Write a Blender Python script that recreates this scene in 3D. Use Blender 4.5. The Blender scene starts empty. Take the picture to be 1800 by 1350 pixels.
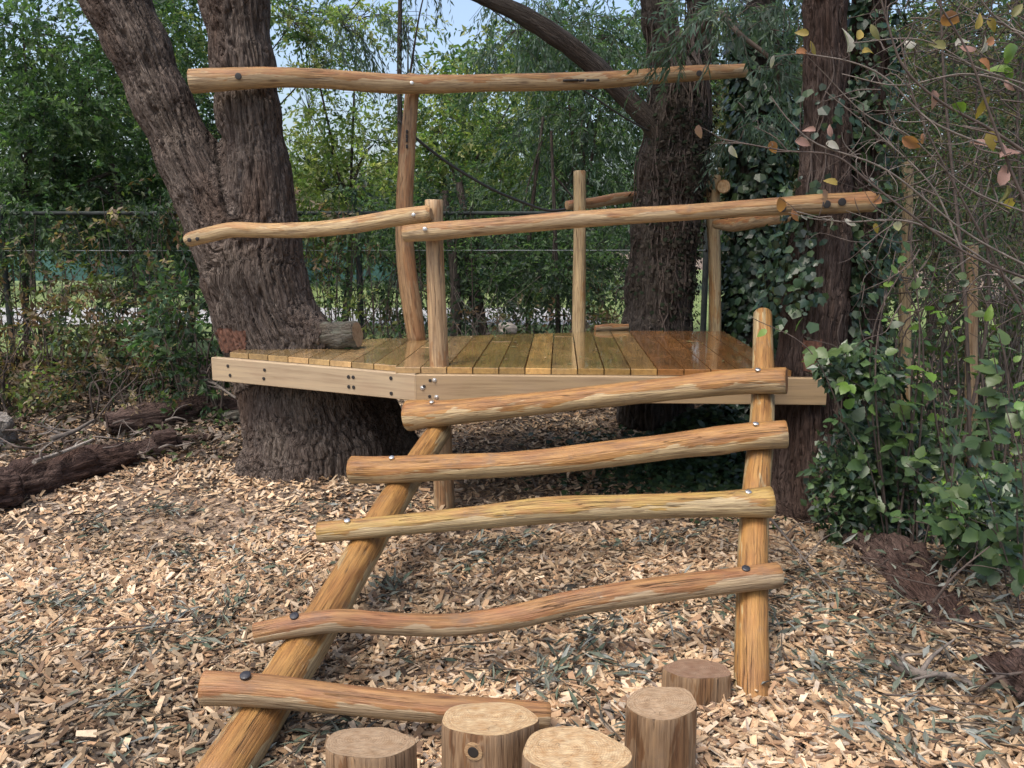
import bpy, math, random
import numpy as np
from mathutils import Vector

random.seed(7)
R = np.random.default_rng(11)
scene = bpy.context.scene
COL = scene.collection

# ------------------------------------------------------------------ camera, sky, sun, exposure
FOC, CAMH = 1500.0, 1.6                      # focal length in pixels of the 1800 px wide photograph
PITCH = math.atan(258 / FOC)
CP, SP = math.cos(PITCH), math.sin(PITCH)
cam_d = bpy.data.cameras.new('camera')
cam_d.sensor_width = 36
cam_d.lens = FOC / 1800 * 36
cam_d.clip_start = 0.05
cam_d.clip_end = 500
cam = bpy.data.objects.new('camera', cam_d)
cam.location = (0, 0, CAMH)
cam.rotation_euler = (math.radians(90) - PITCH, 0, 0)
COL.objects.link(cam)
scene.camera = cam

SUN_EL, SUN_AZ = math.radians(62), math.radians(222)     # azimuth clockwise from +Y: behind the camera, to the left
world = bpy.data.worlds.new('World')
scene.world = world
world.use_nodes = True
wn = world.node_tree
wn.nodes.clear()
sky = wn.nodes.new('ShaderNodeTexSky')
sky.sky_type = 'NISHITA'
sky.sun_disc = False
sky.sun_elevation = SUN_EL
sky.sun_rotation = SUN_AZ
sky.air_density = 1.0
sky.dust_density = 5.0
sky.ozone_density = 1.0
bg = wn.nodes.new('ShaderNodeBackground')
bg.inputs['Strength'].default_value = 0.15
wo = wn.nodes.new('ShaderNodeOutputWorld')
wn.links.new(sky.outputs[0], bg.inputs[0])
wn.links.new(bg.outputs[0], wo.inputs[0])

sun_d = bpy.data.lights.new('sun', 'SUN')
sun_d.energy = 1.15
sun_d.angle = math.radians(20)
sun_d.color = (1.0, 0.965, 0.92)
sun = bpy.data.objects.new('sun', sun_d)
sd = Vector((math.sin(SUN_AZ) * math.cos(SUN_EL), math.cos(SUN_AZ) * math.cos(SUN_EL), math.sin(SUN_EL)))
sun.rotation_euler = (-sd).to_track_quat('-Z', 'Y').to_euler()
COL.objects.link(sun)

scene.view_settings.view_transform = 'Standard'
scene.view_settings.look = 'None'
scene.view_settings.exposure = 1.05
scene.view_settings.gamma = 1
scene.view_settings.use_curve_mapping = False
scene.cycles.max_bounces = 6
scene.cycles.transparent_max_bounces = 4
scene.cycles.use_denoising = True


# ------------------------------------------------------------------ geometry helpers
def ray(px, py):
    a = (px - 900) / FOC
    b = (675 - py) / FOC
    return np.array([a, CP + b * SP, -SP + b * CP])


def at(px, py, Y):
    """point of the place seen at a photo pixel, at Y metres in front of the camera's foot"""
    d = ray(px, py)
    return np.array([0, 0, CAMH]) + d * (Y / d[1])


def atz(px, py, z):
    d = ray(px, py)
    return np.array([0, 0, CAMH]) + d * ((z - CAMH) / d[2])


def proj(P):
    d = np.asarray(P, float) - np.array([0, 0, CAMH])
    fw = d[1] * CP - d[2] * SP
    up = d[1] * SP + d[2] * CP
    return 900 + FOC * d[0] / fw, 675 - FOC * up / fw


def _hash(ix, iy, iz, seed):
    with np.errstate(over='ignore'):
        n = (ix.astype(np.int64) * 73856093) ^ (iy.astype(np.int64) * 19349663) ^ (iz.astype(np.int64) * 83492791) ^ (seed * 2654435761)
        n = (n ^ (n >> 13)) * 1274126177
        n = n & 0x7fffffff
        n = (n ^ (n >> 16)) * 668265263
        n = n & 0x7fffffff
    return (n % 65521) / 65520.0


def vnoise(P, seed=1):
    P = np.asarray(P, float)
    i = np.floor(P).astype(np.int64)
    f = P - i
    u = f * f * (3 - 2 * f)
    r = 0
    for dx in (0, 1):
        for dy in (0, 1):
            for dz in (0, 1):
                w = (u[..., 0] if dx else 1 - u[..., 0]) * (u[..., 1] if dy else 1 - u[..., 1]) * (u[..., 2] if dz else 1 - u[..., 2])
                r = r + w * _hash(i[..., 0] + dx, i[..., 1] + dy, i[..., 2] + dz, seed)
    return r


def sstep(a, b, x):
    t = np.clip((x - a) / (b - a), 0, 1)
    return t * t * (3 - 2 * t)


def norm(v):
    return v / np.maximum(np.linalg.norm(v, axis=-1, keepdims=True), 1e-9)


class MB:
    """collects vertices and faces; build() links them as ONE mesh object"""

    def __init__(self):
        self.V, self.F, self.M, self.A, self.n = [], [], [], {}, 0
        self.sm = []

    def add(self, V, F, mat=0, smooth=True, **attrs):
        V = np.asarray(V, float).reshape(-1, 3)
        Fs = F if isinstance(F, list) else [F]
        for f in Fs:
            f = np.asarray(f, np.int64)
            if len(f) == 0:
                continue
            self.F.append(f + self.n)
            self.M.append(np.full(len(f), mat, np.int32))
            self.sm.append(np.full(len(f), smooth, bool))
        self.V.append(V)
        for k in set(list(self.A) + list(attrs)):
            lst = self.A.setdefault(k, [])
            if k in attrs:
                lst.append((self.n, np.asarray(attrs[k], float)))
        self.n += len(V)
        return self

    def mesh(self, name, mats):
        V = np.concatenate(self.V)
        me = bpy.data.meshes.new(name)
        me.vertices.add(len(V))
        me.vertices.foreach_set('co', V.astype(np.float32).ravel())
        tot = np.concatenate([np.full(len(f), f.shape[1], np.int64) for f in self.F])
        loops = np.concatenate([f.ravel() for f in self.F])
        me.loops.add(len(loops))
        me.loops.foreach_set('vertex_index', loops.astype(np.int32))
        me.polygons.add(len(tot))
        starts = np.concatenate([[0], np.cumsum(tot)[:-1]])
        me.polygons.foreach_set('loop_start', starts.astype(np.int32))
        me.polygons.foreach_set('material_index', np.concatenate(self.M))
        me.polygons.foreach_set('use_smooth', np.concatenate(self.sm))
        for k, lst in self.A.items():
            dim = {'col': 4, 'grain': 3, 'up': 1}[k]
            buf = np.zeros((len(V), dim))
            if dim == 4:
                buf[:, 3] = 1
            for s, a in lst:
                a = a.reshape(len(a), -1)
                buf[s:s + len(a), :a.shape[1]] = a
            typ = {4: 'FLOAT_COLOR', 3: 'FLOAT_VECTOR', 1: 'FLOAT'}[dim]
            at_ = me.attributes.new(k, typ, 'POINT')
            at_.data.foreach_set({4: 'color', 3: 'vector', 1: 'value'}[dim], buf.astype(np.float32).ravel())
        me.update(calc_edges=True)
        me.validate()
        for m in (mats if isinstance(mats, (list, tuple)) else [mats]):
            me.materials.append(m)
        return me

    def build(self, name, mats, parent=None):
        return link(name, self.mesh(name, mats), parent)


def link(name, me, parent=None):
    o = bpy.data.objects.new(name, me)
    COL.objects.link(o)
    if parent is not None:
        o.parent = parent
        o.matrix_parent_inverse.identity()
        p = parent
        off = Vector((0, 0, 0))
        while p is not None:
            off += p.location
            p = p.parent
        if me is not None and not o.get('_placed'):
            o.location = -off if parent.type == 'EMPTY' or parent.location.length > 0 else (0, 0, 0)
    return o


def tag(o, label=None, cat=None, group=None, kind=None):
    if label:
        o['label'] = label
    if cat:
        o['category'] = cat
    if group:
        o['group'] = group
    if kind:
        o['kind'] = kind
    return o


def thing(name, label, cat, loc=(0, 0, 0), group=None):
    o = bpy.data.objects.new(name, None)
    o.empty_display_size = 0.2
    o.location = [float(v) for v in loc]
    COL.objects.link(o)
    return tag(o, label, cat, group)


def spline(P, n):
    """Catmull-Rom through the rows of P (any width), n samples at even arc length"""
    P = np.asarray(P, float)
    if len(P) == 2:
        t = np.linspace(0, 1, n)[:, None]
        return P[0] * (1 - t) + P[1] * t
    Q = np.vstack([2 * P[0] - P[1], P, 2 * P[-1] - P[-2]])
    out = []
    m = 14
    for i in range(len(P) - 1):
        t = np.linspace(0, 1, m, endpoint=False)[:, None]
        a, b, c, d = Q[i], Q[i + 1], Q[i + 2], Q[i + 3]
        out.append(0.5 * (2 * b + (c - a) * t + (2 * a - 5 * b + 4 * c - d) * t * t + (3 * b - a - 3 * c + d) * t ** 3))
    D = np.vstack(out + [P[-1:]])
    s = np.concatenate([[0], np.cumsum(np.linalg.norm(np.diff(D[:, :3], axis=0), axis=1))])
    u = np.linspace(0, s[-1], n)
    return np.stack([np.interp(u, s, D[:, k]) for k in range(D.shape[1])], 1)


def frames(C):
    T = norm(np.gradient(C, axis=0))
    ref = np.array([0, 0, 1.0]) if abs(T[0][2]) < 0.9 else np.array([0, -1.0, 0])
    A = np.zeros_like(T)
    a = ref - T[0] * ref.dot(T[0])
    A[0] = a / np.linalg.norm(a)
    for i in range(1, len(T)):
        a = A[i - 1] - T[i] * A[i - 1].dot(T[i])
        A[i] = a / np.linalg.norm(a)
    return T, A, np.cross(T, A)


def tube(mb, pts, rad, n=24, seg=16, lump=0.03, seed=0, mat=0, capmat=None, flat=1.0, chamfer=0.12, lf=5.0, col=None):
    """a log, pole or twig: pts rows of xyz, rad one per row"""
    PR = spline(np.column_stack([np.asarray(pts, float), np.asarray(rad, float)]), n)
    C, r = PR[:, :3], np.maximum(PR[:, 3], 0.0006)
    if chamfer > 0:
        k = chamfer
        T0, T1 = norm(C[1] - C[0]), norm(C[-1] - C[-2])
        C = np.vstack([C[:1], C[:1] + T0 * r[0] * k, C[1:-1], C[-1:] - T1 * r[-1] * k, C[-1:]])
        r = np.concatenate([[r[0] * (1 - k)], [r[0]], r[1:-1], [r[-1]], [r[-1] * (1 - k)]])
    T, A, B = frames(C)
    s = np.concatenate([[0], np.cumsum(np.linalg.norm(np.diff(C, axis=0), axis=1))])
    ang = np.linspace(0, 2 * math.pi, seg, endpoint=False)
    ca, sa = np.cos(ang), np.sin(ang)
    m = len(C)
    rr = np.repeat(r[:, None], seg, 1)
    if lump > 0:
        q = np.stack([np.repeat(s[:, None], seg, 1) * lf, np.tile(ca, (m, 1)) * 1.4 + seed * 7.3, np.tile(sa, (m, 1)) * 1.4], -1)
        rr = rr * (1 + lump * 2 * (vnoise(q, 3 + seed) - 0.5) + lump * 1.2 * (vnoise(q * 2.3, 9 + seed) - 0.5))
    off = A[:, None, :] * (rr * ca)[..., None] + B[:, None, :] * (rr * sa)[..., None] * flat
    V = (C[:, None, :] + off).reshape(-1, 3)
    g = np.stack([np.repeat(s[:, None], seg, 1), rr * ca, rr * sa], -1).reshape(-1, 3)
    g[:, 0] += seed * 3.17
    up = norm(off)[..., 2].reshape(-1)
    i = np.arange(m - 1)[:, None] * seg
    j = np.arange(seg)[None, :]
    j2 = (j + 1) % seg
    F = np.stack([i + j, i + j2, i + seg + j2, i + seg + j], -1).reshape(-1, 4)
    kw = dict(grain=g, up=up)
    if col is not None:
        kw['col'] = np.tile(np.array(list(col)[:3] + [1.0]), (len(V), 1))
    mb.add(V, F, mat, True, **kw)
    cm = mat if capmat is None else capmat
    for e, base in ((0, 0), (1, (m - 1) * seg)):
        ring = V[base:base + seg]
        c0 = ring.mean(0)
        inner = c0 + (ring - c0) * 0.5
        VV = np.vstack([ring, inner, c0[None]])
        jj = np.arange(seg)
        jn = (jj + 1) % seg
        q4 = np.stack([jj, jn, seg + jn, seg + jj], 1)
        q3 = np.stack([seg + jj, seg + jn, np.full(seg, 2 * seg)], 1)
        if e == 0:
            q4, q3 = q4[:, ::-1], q3[:, ::-1]
        gg = np.vstack([g[base:base + seg], g[base:base + seg] * [1, .5, .5], g[base:base + 1] * [1, 0, 0]])
        kw = dict(grain=gg, up=np.zeros(len(VV)))
        if col is not None:
            kw['col'] = np.tile(np.array(list(col)[:3] + [1.0]), (len(VV), 1))
        mb.add(VV, [q4, q3], cm, False, **kw)
    return C, r


def prism(mb, poly, z0, z1, mat=0, grain=None, bev=0.004):
    """vertical prism of a convex polygon (counter-clockwise seen from above) with a bevelled upper edge"""
    P = np.asarray(poly, float)
    n = len(P)
    c = P.mean(0)
    ins = c + (P - c) * (1 - bev * 2 / np.maximum(np.linalg.norm(P - c, axis=1, keepdims=True), 0.05))
    V = np.vstack([np.column_stack([P, np.full(n, z0)]), np.column_stack([P, np.full(n, z1 - bev)]), np.column_stack([ins, np.full(n, z1)])])
    F = []
    for k in range(2):
        for i in range(n):
            F.append([k * n + i, k * n + (i + 1) % n, (k + 1) * n + (i + 1) % n, (k + 1) * n + i])
    fl = [np.array(F), np.array([[2 * n + i for i in range(n)]]), np.array([[i for i in range(n)][::-1]])]
    g = grain(V) if grain else V
    mb.add(V, fl, mat, False, grain=g, up=np.zeros(len(V)))


def bar(mb, p0, p1, w, h, mat=0, bev=0.004, gx=0.0):
    """squared timber from p0 to p1 (centre line), w wide sideways, h high"""
    p0, p1 = np.asarray(p0, float), np.asarray(p1, float)
    t = norm(p1 - p0)
    up = np.array([0, 0, 1.0])
    if abs(t[2]) > 0.9:
        up = np.array([0, 1.0, 0])
    sd_ = norm(np.cross(t, up))
    u = np.cross(sd_, t)
    pr = []
    for a, b in ((-1, -1), (1, -1), (1, 1), (-1, 1)):
        for ka, kb in (((a * (w / 2 - bev)), b * h / 2), (a * w / 2, b * (h / 2 - bev))):
            pr.append((ka, kb))
    pr = sorted(pr, key=lambda q: math.atan2(q[1] / h, q[0] / w))
    n = len(pr)
    L = np.linalg.norm(p1 - p0)
    V, G = [], []
    for e, p in ((0, p0), (L, p1)):
        for a, b in pr:
            V.append(p + sd_ * a + u * b)
            G.append((e + gx, a, b))
    F = [[i, (i + 1) % n, n + (i + 1) % n, n + i] for i in range(n)]
    mb.add(V, [np.array(F), np.array([list(range(n))[::-1]]), np.array([list(range(n, 2 * n))])], mat, False, grain=G, up=np.zeros(len(V)))


def disc(mb, c, nrm, r, h, seg=14, mat=0, dome=0.0, grain=None):
    c = np.asarray(c, float)
    nrm = norm(np.asarray(nrm, float))
    a = np.cross(nrm, [0, 0, 1.0])
    if np.linalg.norm(a) < 0.1:
        a = np.cross(nrm, [1.0, 0, 0])
    a = norm(a)
    b = np.cross(nrm, a)
    an = np.linspace(0, 2 * math.pi, seg, endpoint=False)
    ring = a * np.cos(an)[:, None] + b * np.sin(an)[:, None]
    V = np.vstack([c + ring * r, c + ring * r + nrm * h * 0.8, c + ring * r * 0.8 + nrm * h, (c + nrm * (h + dome))[None]])
    j = np.arange(seg)
    k = (j + 1) % seg
    F4 = np.vstack([np.stack([j, k, seg + k, seg + j], 1), np.stack([seg + j, seg + k, 2 * seg + k, 2 * seg + j], 1)])
    F3 = np.stack([2 * seg + j, 2 * seg + k, np.full(seg, 3 * seg)], 1)
    mb.add(V, [F4, F3], mat, False, grain=V, up=np.zeros(len(V)))


def ring_mesh(mb, c, nrm, r0, r1, h, seg=16, mat=0):
    c = np.asarray(c, float)
    nrm = norm(np.asarray(nrm, float))
    a = norm(np.cross(nrm, [0.13, 0.2, 1.0]))
    b = np.cross(nrm, a)
    an = np.linspace(0, 2 * math.pi, seg, endpoint=False)
    ring = a * np.cos(an)[:, None] + b * np.sin(an)[:, None]
    V = np.vstack([c + ring * r0, c + ring * r0 + nrm * h, c + ring * r1 + nrm * h, c + ring * r1])
    j = np.arange(seg)
    k = (j + 1) % seg
    F = np.vstack([np.stack([j + q * seg, k + q * seg, k + (q + 1) * seg, j + (q + 1) * seg], 1) for q in range(3)])
    mb.add(V, F, mat, True, grain=V, up=np.zeros(len(V)))


# ---- implicit trunks: smooth union of tapered segments, meshed by surface nets
def surface_net(f, lo, h):
    S = f < 0
    cnt = sum(S[dx:f.shape[0] - 1 + dx, dy:f.shape[1] - 1 + dy, dz:f.shape[2] - 1 + dz].astype(np.int8)
              for dx in (0, 1) for dy in (0, 1) for dz in (0, 1))
    act = np.argwhere((cnt > 0) & (cnt < 8))
    idx = np.full(cnt.shape, -1, np.int64)
    idx[tuple(act.T)] = np.arange(len(act))
    offs = np.array([[x, y, z] for x in (0, 1) for y in (0, 1) for z in (0, 1)])
    val = np.stack([f[tuple((act + o).T)] for o in offs], 1)
    acc = np.zeros((len(act), 3))
    n = np.zeros(len(act))
    for i in range(8):
        for j in range(i + 1, 8):
            if np.abs(offs[i] - offs[j]).sum() != 1:
                continue
            a, b = val[:, i], val[:, j]
            m = (a < 0) != (b < 0)
            t = np.where(m, a / np.where(m, a - b, 1), 0)
            acc += np.where(m[:, None], offs[i] + (offs[j] - offs[i]) * t[:, None], 0)
            n += m
    V = lo + (act + acc / n[:, None]) * h
    Q = []
    for ax in range(3):
        sl0 = [slice(1, -1)] * 3
        sl1 = [slice(1, -1)] * 3
        sl0[ax] = slice(0, -1)
        sl1[ax] = slice(1, None)
        a, b = S[tuple(sl0)], S[tuple(sl1)]
        e = np.argwhere(a != b)
        flip = a[tuple(e.T)]
        p = e + 1
        p[:, ax] -= 1
        u, v = [(1, 2), (2, 0), (0, 1)][ax]
        du, dv = np.zeros(3, int), np.zeros(3, int)
        du[u], dv[v] = 1, 1
        q = np.stack([idx[tuple((p - du - dv).T)], idx[tuple((p - dv).T)], idx[tuple(p.T)], idx[tuple((p - du).T)]], 1)
        q[~flip] = q[~flip][:, ::-1]
        Q.append(q)
    return V, np.vstack(Q)


def implicit_trunk(chains, h=0.014, k=0.10, ngrain=99):
    """chains: lists of (xyz, radius). Returns vertices, quads, normals, grain"""
    allp = np.array([np.r_[p, r] for ch in chains for p, r in ch])
    pad = 0.12
    lo = (allp[:, :3] - allp[:, 3:]).min(0) - pad
    hi = (allp[:, :3] + allp[:, 3:]).max(0) + pad
    dims = np.ceil((hi - lo) / h).astype(int) + 1
    f = np.full(dims, 1.0, np.float32)
    ax = [lo[i] + np.arange(dims[i]) * h for i in range(3)]
    segs = []
    for ci, ch in enumerate(chains):
        s0 = 0.0
        for (p, r), (q, r2) in zip(ch[:-1], ch[1:]):
            p, q = np.asarray(p, float), np.asarray(q, float)
            L = np.linalg.norm(q - p)
            segs.append((p, q, r, r2, s0, L, ci))
            s0 += L
    for p, q, r, r2, s0, L, ci in segs:
        rm = max(r, r2) + 0.22
        a = [max(0, int((min(p[i], q[i]) - rm - lo[i]) / h)) for i in range(3)]
        b = [min(dims[i], int((max(p[i], q[i]) + rm - lo[i]) / h) + 2) for i in range(3)]
        X, Y, Z = np.meshgrid(ax[0][a[0]:b[0]] - p[0], ax[1][a[1]:b[1]] - p[1], ax[2][a[2]:b[2]] - p[2], indexing='ij', sparse=True)
        d = (q - p) / L
        t = np.clip((X * d[0] + Y * d[1] + Z * d[2]) / L, 0, 1)
        D = np.sqrt((X - t * L * d[0]) ** 2 + (Y - t * L * d[1]) ** 2 + (Z - t * L * d[2]) ** 2) - (r + (r2 - r) * t)
        sub = f[a[0]:b[0], a[1]:b[1], a[2]:b[2]]
        hh = np.clip(0.5 + 0.5 * (sub - D) / k, 0, 1)
        f[a[0]:b[0], a[1]:b[1], a[2]:b[2]] = sub * (1 - hh) + D * hh - k * hh * (1 - hh)
    V, Q = surface_net(f, lo, h)
    g = np.zeros((len(V), 3))
    nch = len(chains)
    bD = np.full((nch, len(V)), 1e9)
    bg_ = np.zeros((nch, len(V), 3))
    for si, (p, q, r, r2, s0, L, ci) in enumerate(segs):
        if ci >= ngrain:
            continue
        d = (q - p) / L
        tu = (V - p) @ d / L
        t = np.clip(tu, 0, 1)
        first = si == 0 or segs[si - 1][6] != ci
        last = si == len(segs) - 1 or segs[si + 1][6] != ci
        ap = p + d * (np.clip(tu, -9 if first else 0, 9 if last else 1) * L)[:, None]
        rad = V - ap
        D = np.linalg.norm(V - p - d * (t * L)[:, None], axis=1) - (r + (r2 - r) * t)
        m = D < bD[ci]
        bD[ci][m] = D[m]
        bg_[ci][m] = np.column_stack([V[:, 2], rad[:, 0], rad[:, 1]])[m]
    wt = np.exp(-np.clip(bD - bD.min(0), 0, 40) / 0.006)
    g = (bg_ * wt[..., None]).sum(0) / wt.sum(0)[:, None]
    return V, Q, vnormals(V, Q), g


def vnormals(V, Q):
    fn = np.cross(V[Q[:, 2]] - V[Q[:, 0]], V[Q[:, 3]] - V[Q[:, 1]])
    N = np.zeros_like(V)
    for c in range(4):
        np.add.at(N, Q[:, c], fn)
    return norm(N)


def bark_relief(V, N, g, freq=20.0, depth=0.022, seed=1, stretch=0.1):
    q = np.column_stack([g[:, 1] * freq, g[:, 2] * freq, g[:, 0] * freq * stretch])
    w = np.column_stack([vnoise(q * 0.5 + 11, seed), vnoise(q * 0.5 + 37, seed), vnoise(q * 0.5 + 71, seed)]) - 0.5
    q = q + w * np.array([1.1, 1.1, 0.5])
    n = vnoise(q, seed + 1)
    a = np.abs(2 * n - 1)
    fur = 1 - sstep(0.02, 0.26, a)
    n2 = vnoise(q * np.array([1.9, 1.9, 2.6]), seed + 2)
    fur2 = 1 - sstep(0.0, 0.22, np.abs(2 * n2 - 1))
    n3 = vnoise(q * 0.28, seed + 3)
    cr = vnoise(np.column_stack([q[:, 0] * 0.9, q[:, 1] * 0.9, q[:, 2] * 4.5]), seed + 5)
    cross = 1 - sstep(0.0, 0.12, np.abs(2 * cr - 1))
    return V + N * (-depth * fur - depth * 0.55 * fur2 - depth * 0.28 * cross + depth * 1.2 * (n3 - 0.5))[:, None]


# ------------------------------------------------------------------ materials
def new_mat(name):
    m = bpy.data.materials.new(name)
    m.use_nodes = True
    nt = m.node_tree
    return m, nt, nt.nodes['Principled BSDF']


def node(nt, typ, **kw):
    n = nt.nodes.new(typ)
    for k, v in kw.items():
        if k.startswith('i_'):
            n.inputs[k[2:].replace('_', ' ')].default_value = v
        else:
            setattr(n, k, v)
    return n


def attr(nt, name):
    return node(nt, 'ShaderNodeAttribute', attribute_name=name)


def scaled(nt, src, sc, off=(0, 0, 0)):
    mp = node(nt, 'ShaderNodeMapping')
    mp.inputs['Scale'].default_value = sc
    mp.inputs['Location'].default_value = off
    nt.links.new(src, mp.inputs['Vector'])
    return mp.outputs[0]


def noise(nt, vec, scale=1.0, detail=4, rough=0.55, dist=0.0):
    n = node(nt, 'ShaderNodeTexNoise')
    n.inputs['Scale'].default_value = scale
    n.inputs['Detail'].default_value = detail
    n.inputs['Roughness'].default_value = rough
    n.inputs['Distortion'].default_value = dist
    nt.links.new(vec, n.inputs['Vector'])
    return n.outputs['Fac']


def ramp(nt, fac, stops):
    r = node(nt, 'ShaderNodeValToRGB')
    el = r.color_ramp.elements
    while len(el) < len(stops):
        el.new(0.5)
    for e, (p, c) in zip(el, stops):
        e.position = p
        e.color = (c[0], c[1], c[2], 1) if not isinstance(c, (int, float)) else (c, c, c, 1)
    nt.links.new(fac, r.inputs[0])
    return r.outputs[0]


def mix(nt, fac, a, b, mode='MIX'):
    n = node(nt, 'ShaderNodeMix', data_type='RGBA', blend_type=mode)
    for sock, v in ((n.inputs[0], fac), (n.inputs[6], a), (n.inputs[7], b)):
        if isinstance(v, (int, float)):
            sock.default_value = v
        elif isinstance(v, tuple):
            sock.default_value = (v[0], v[1], v[2], 1)
        else:
            nt.links.new(v, sock)
    return n.outputs[2]


def mth(nt, op, a, b=None, c=None):
    n = node(nt, 'ShaderNodeMath', operation=op)
    for i, v in enumerate((a, b, c)):
        if v is None:
            continue
        if isinstance(v, (int, float)):
            n.inputs[i].default_value = v
        else:
            nt.links.new(v, n.inputs[i])
    return n.outputs[0]


def bump(nt, bs, h, strength=0.4, dist=0.01):
    b = node(nt, 'ShaderNodeBump')
    b.inputs['Strength'].default_value = strength
    b.inputs['Distance'].default_value = dist
    nt.links.new(h, b.inputs['Height'])
    nt.links.new(b.outputs[0], bs.inputs['Normal'])


def log_mat(name, oiled, pale, red, bias, rough=0.5):
    """peeled pole: an oiled orange skin on the weather side, pale sapwood left bare elsewhere, long grain streaks"""
    m, nt, bs = new_mat(name)
    g = attr(nt, 'grain').outputs['Vector']
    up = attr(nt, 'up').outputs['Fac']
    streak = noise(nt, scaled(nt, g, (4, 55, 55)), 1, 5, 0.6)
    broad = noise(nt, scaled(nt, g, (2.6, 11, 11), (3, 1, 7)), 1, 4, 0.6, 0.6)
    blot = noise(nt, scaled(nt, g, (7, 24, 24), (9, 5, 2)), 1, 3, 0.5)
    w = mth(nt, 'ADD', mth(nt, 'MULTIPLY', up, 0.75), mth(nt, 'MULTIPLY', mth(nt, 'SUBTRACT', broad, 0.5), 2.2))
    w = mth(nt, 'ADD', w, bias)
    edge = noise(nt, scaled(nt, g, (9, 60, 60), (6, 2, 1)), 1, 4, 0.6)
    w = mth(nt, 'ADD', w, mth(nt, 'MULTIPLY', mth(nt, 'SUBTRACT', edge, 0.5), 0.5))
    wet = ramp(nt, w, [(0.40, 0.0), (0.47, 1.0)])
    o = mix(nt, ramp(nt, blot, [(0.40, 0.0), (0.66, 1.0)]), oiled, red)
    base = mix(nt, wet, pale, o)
    base = mix(nt, 0.75, base, ramp(nt, streak, [(0.28, (0.40, 0.33, 0.27)), (0.48, (1, 1, 1)), (0.72, (1.3, 1.27, 1.15))]), 'MULTIPLY')
    vor = node(nt, 'ShaderNodeTexVoronoi')
    vor.inputs['Scale'].default_value = 1.0
    nt.links.new(scaled(nt, g, (3.2, 13, 13)), vor.inputs['Vector'])
    kn = ramp(nt, vor.outputs['Distance'], [(0.05, 1.0), (0.16, 0.0)])
    base = mix(nt, mth(nt, 'MULTIPLY', kn, 0.7), base, (0.10, 0.05, 0.025))
    fine = noise(nt, scaled(nt, g, (14, 170, 170)), 1, 3, 0.6)
    vein = noise(nt, scaled(nt, g, (1.6, 34, 34), (8, 3, 5)), 1, 3, 0.55, 0.5)
    vein = ramp(nt, mth(nt, 'ABSOLUTE', mth(nt, 'SUBTRACT', vein, 0.5)), [(0.0, 1.0), (0.022, 0.0)])
    hair = noise(nt, scaled(nt, g, (5, 150, 150), (3, 3, 3)), 1, 3, 0.6)
    base = mix(nt, 0.6, base, ramp(nt, hair, [(0.32, (0.5, 0.44, 0.38)), (0.5, (1, 1, 1)), (0.7, (1.25, 1.22, 1.15))]), 'MULTIPLY')
    check = noise(nt, scaled(nt, g, (0.9, 48, 48), (1, 6, 2)), 1, 2, 0.5)
    check = ramp(nt, mth(nt, 'ABSOLUTE', mth(nt, 'SUBTRACT', check, 0.5)), [(0.0, 1.0), (0.010, 0.0)])
    patch = ramp(nt, noise(nt, scaled(nt, g, (3, 9, 9), (7, 7, 1)), 1, 2), [(0.5, 0.0), (0.58, 1.0)])
    check = mth(nt, 'MULTIPLY', check, patch)
    base = mix(nt, mth(nt, 'MULTIPLY', check, 0.85), base, (0.045, 0.028, 0.018))
    base = mix(nt, mth(nt, 'MULTIPLY', vein, 0.65), base, mix(nt, 1.0, base, (0.42, 0.33, 0.27), 'MULTIPLY'))
    dirt = noise(nt, scaled(nt, g, (10, 10, 10), (4, 4, 4)), 1, 6, 0.7)
    base = mix(nt, ramp(nt, dirt, [(0.56, 0.0), (0.75, 0.55)]), base, (0.13, 0.10, 0.075))
    nt.links.new(base, bs.inputs['Base Color'])
    nt.links.new(mth(nt, 'MULTIPLY_ADD', fine, 0.25, rough - 0.1), bs.inputs['Roughness'])
    bs.inputs['Specular IOR Level'].default_value = 0.4
    bump(nt, bs, mth(nt, 'SUBTRACT', mth(nt, 'ADD', mth(nt, 'ADD', streak, hair), mth(nt, 'MULTIPLY', fine, 0.5)), mth(nt, 'MULTIPLY', check, 1.5)), 0.7, 0.006)
    return m


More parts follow.
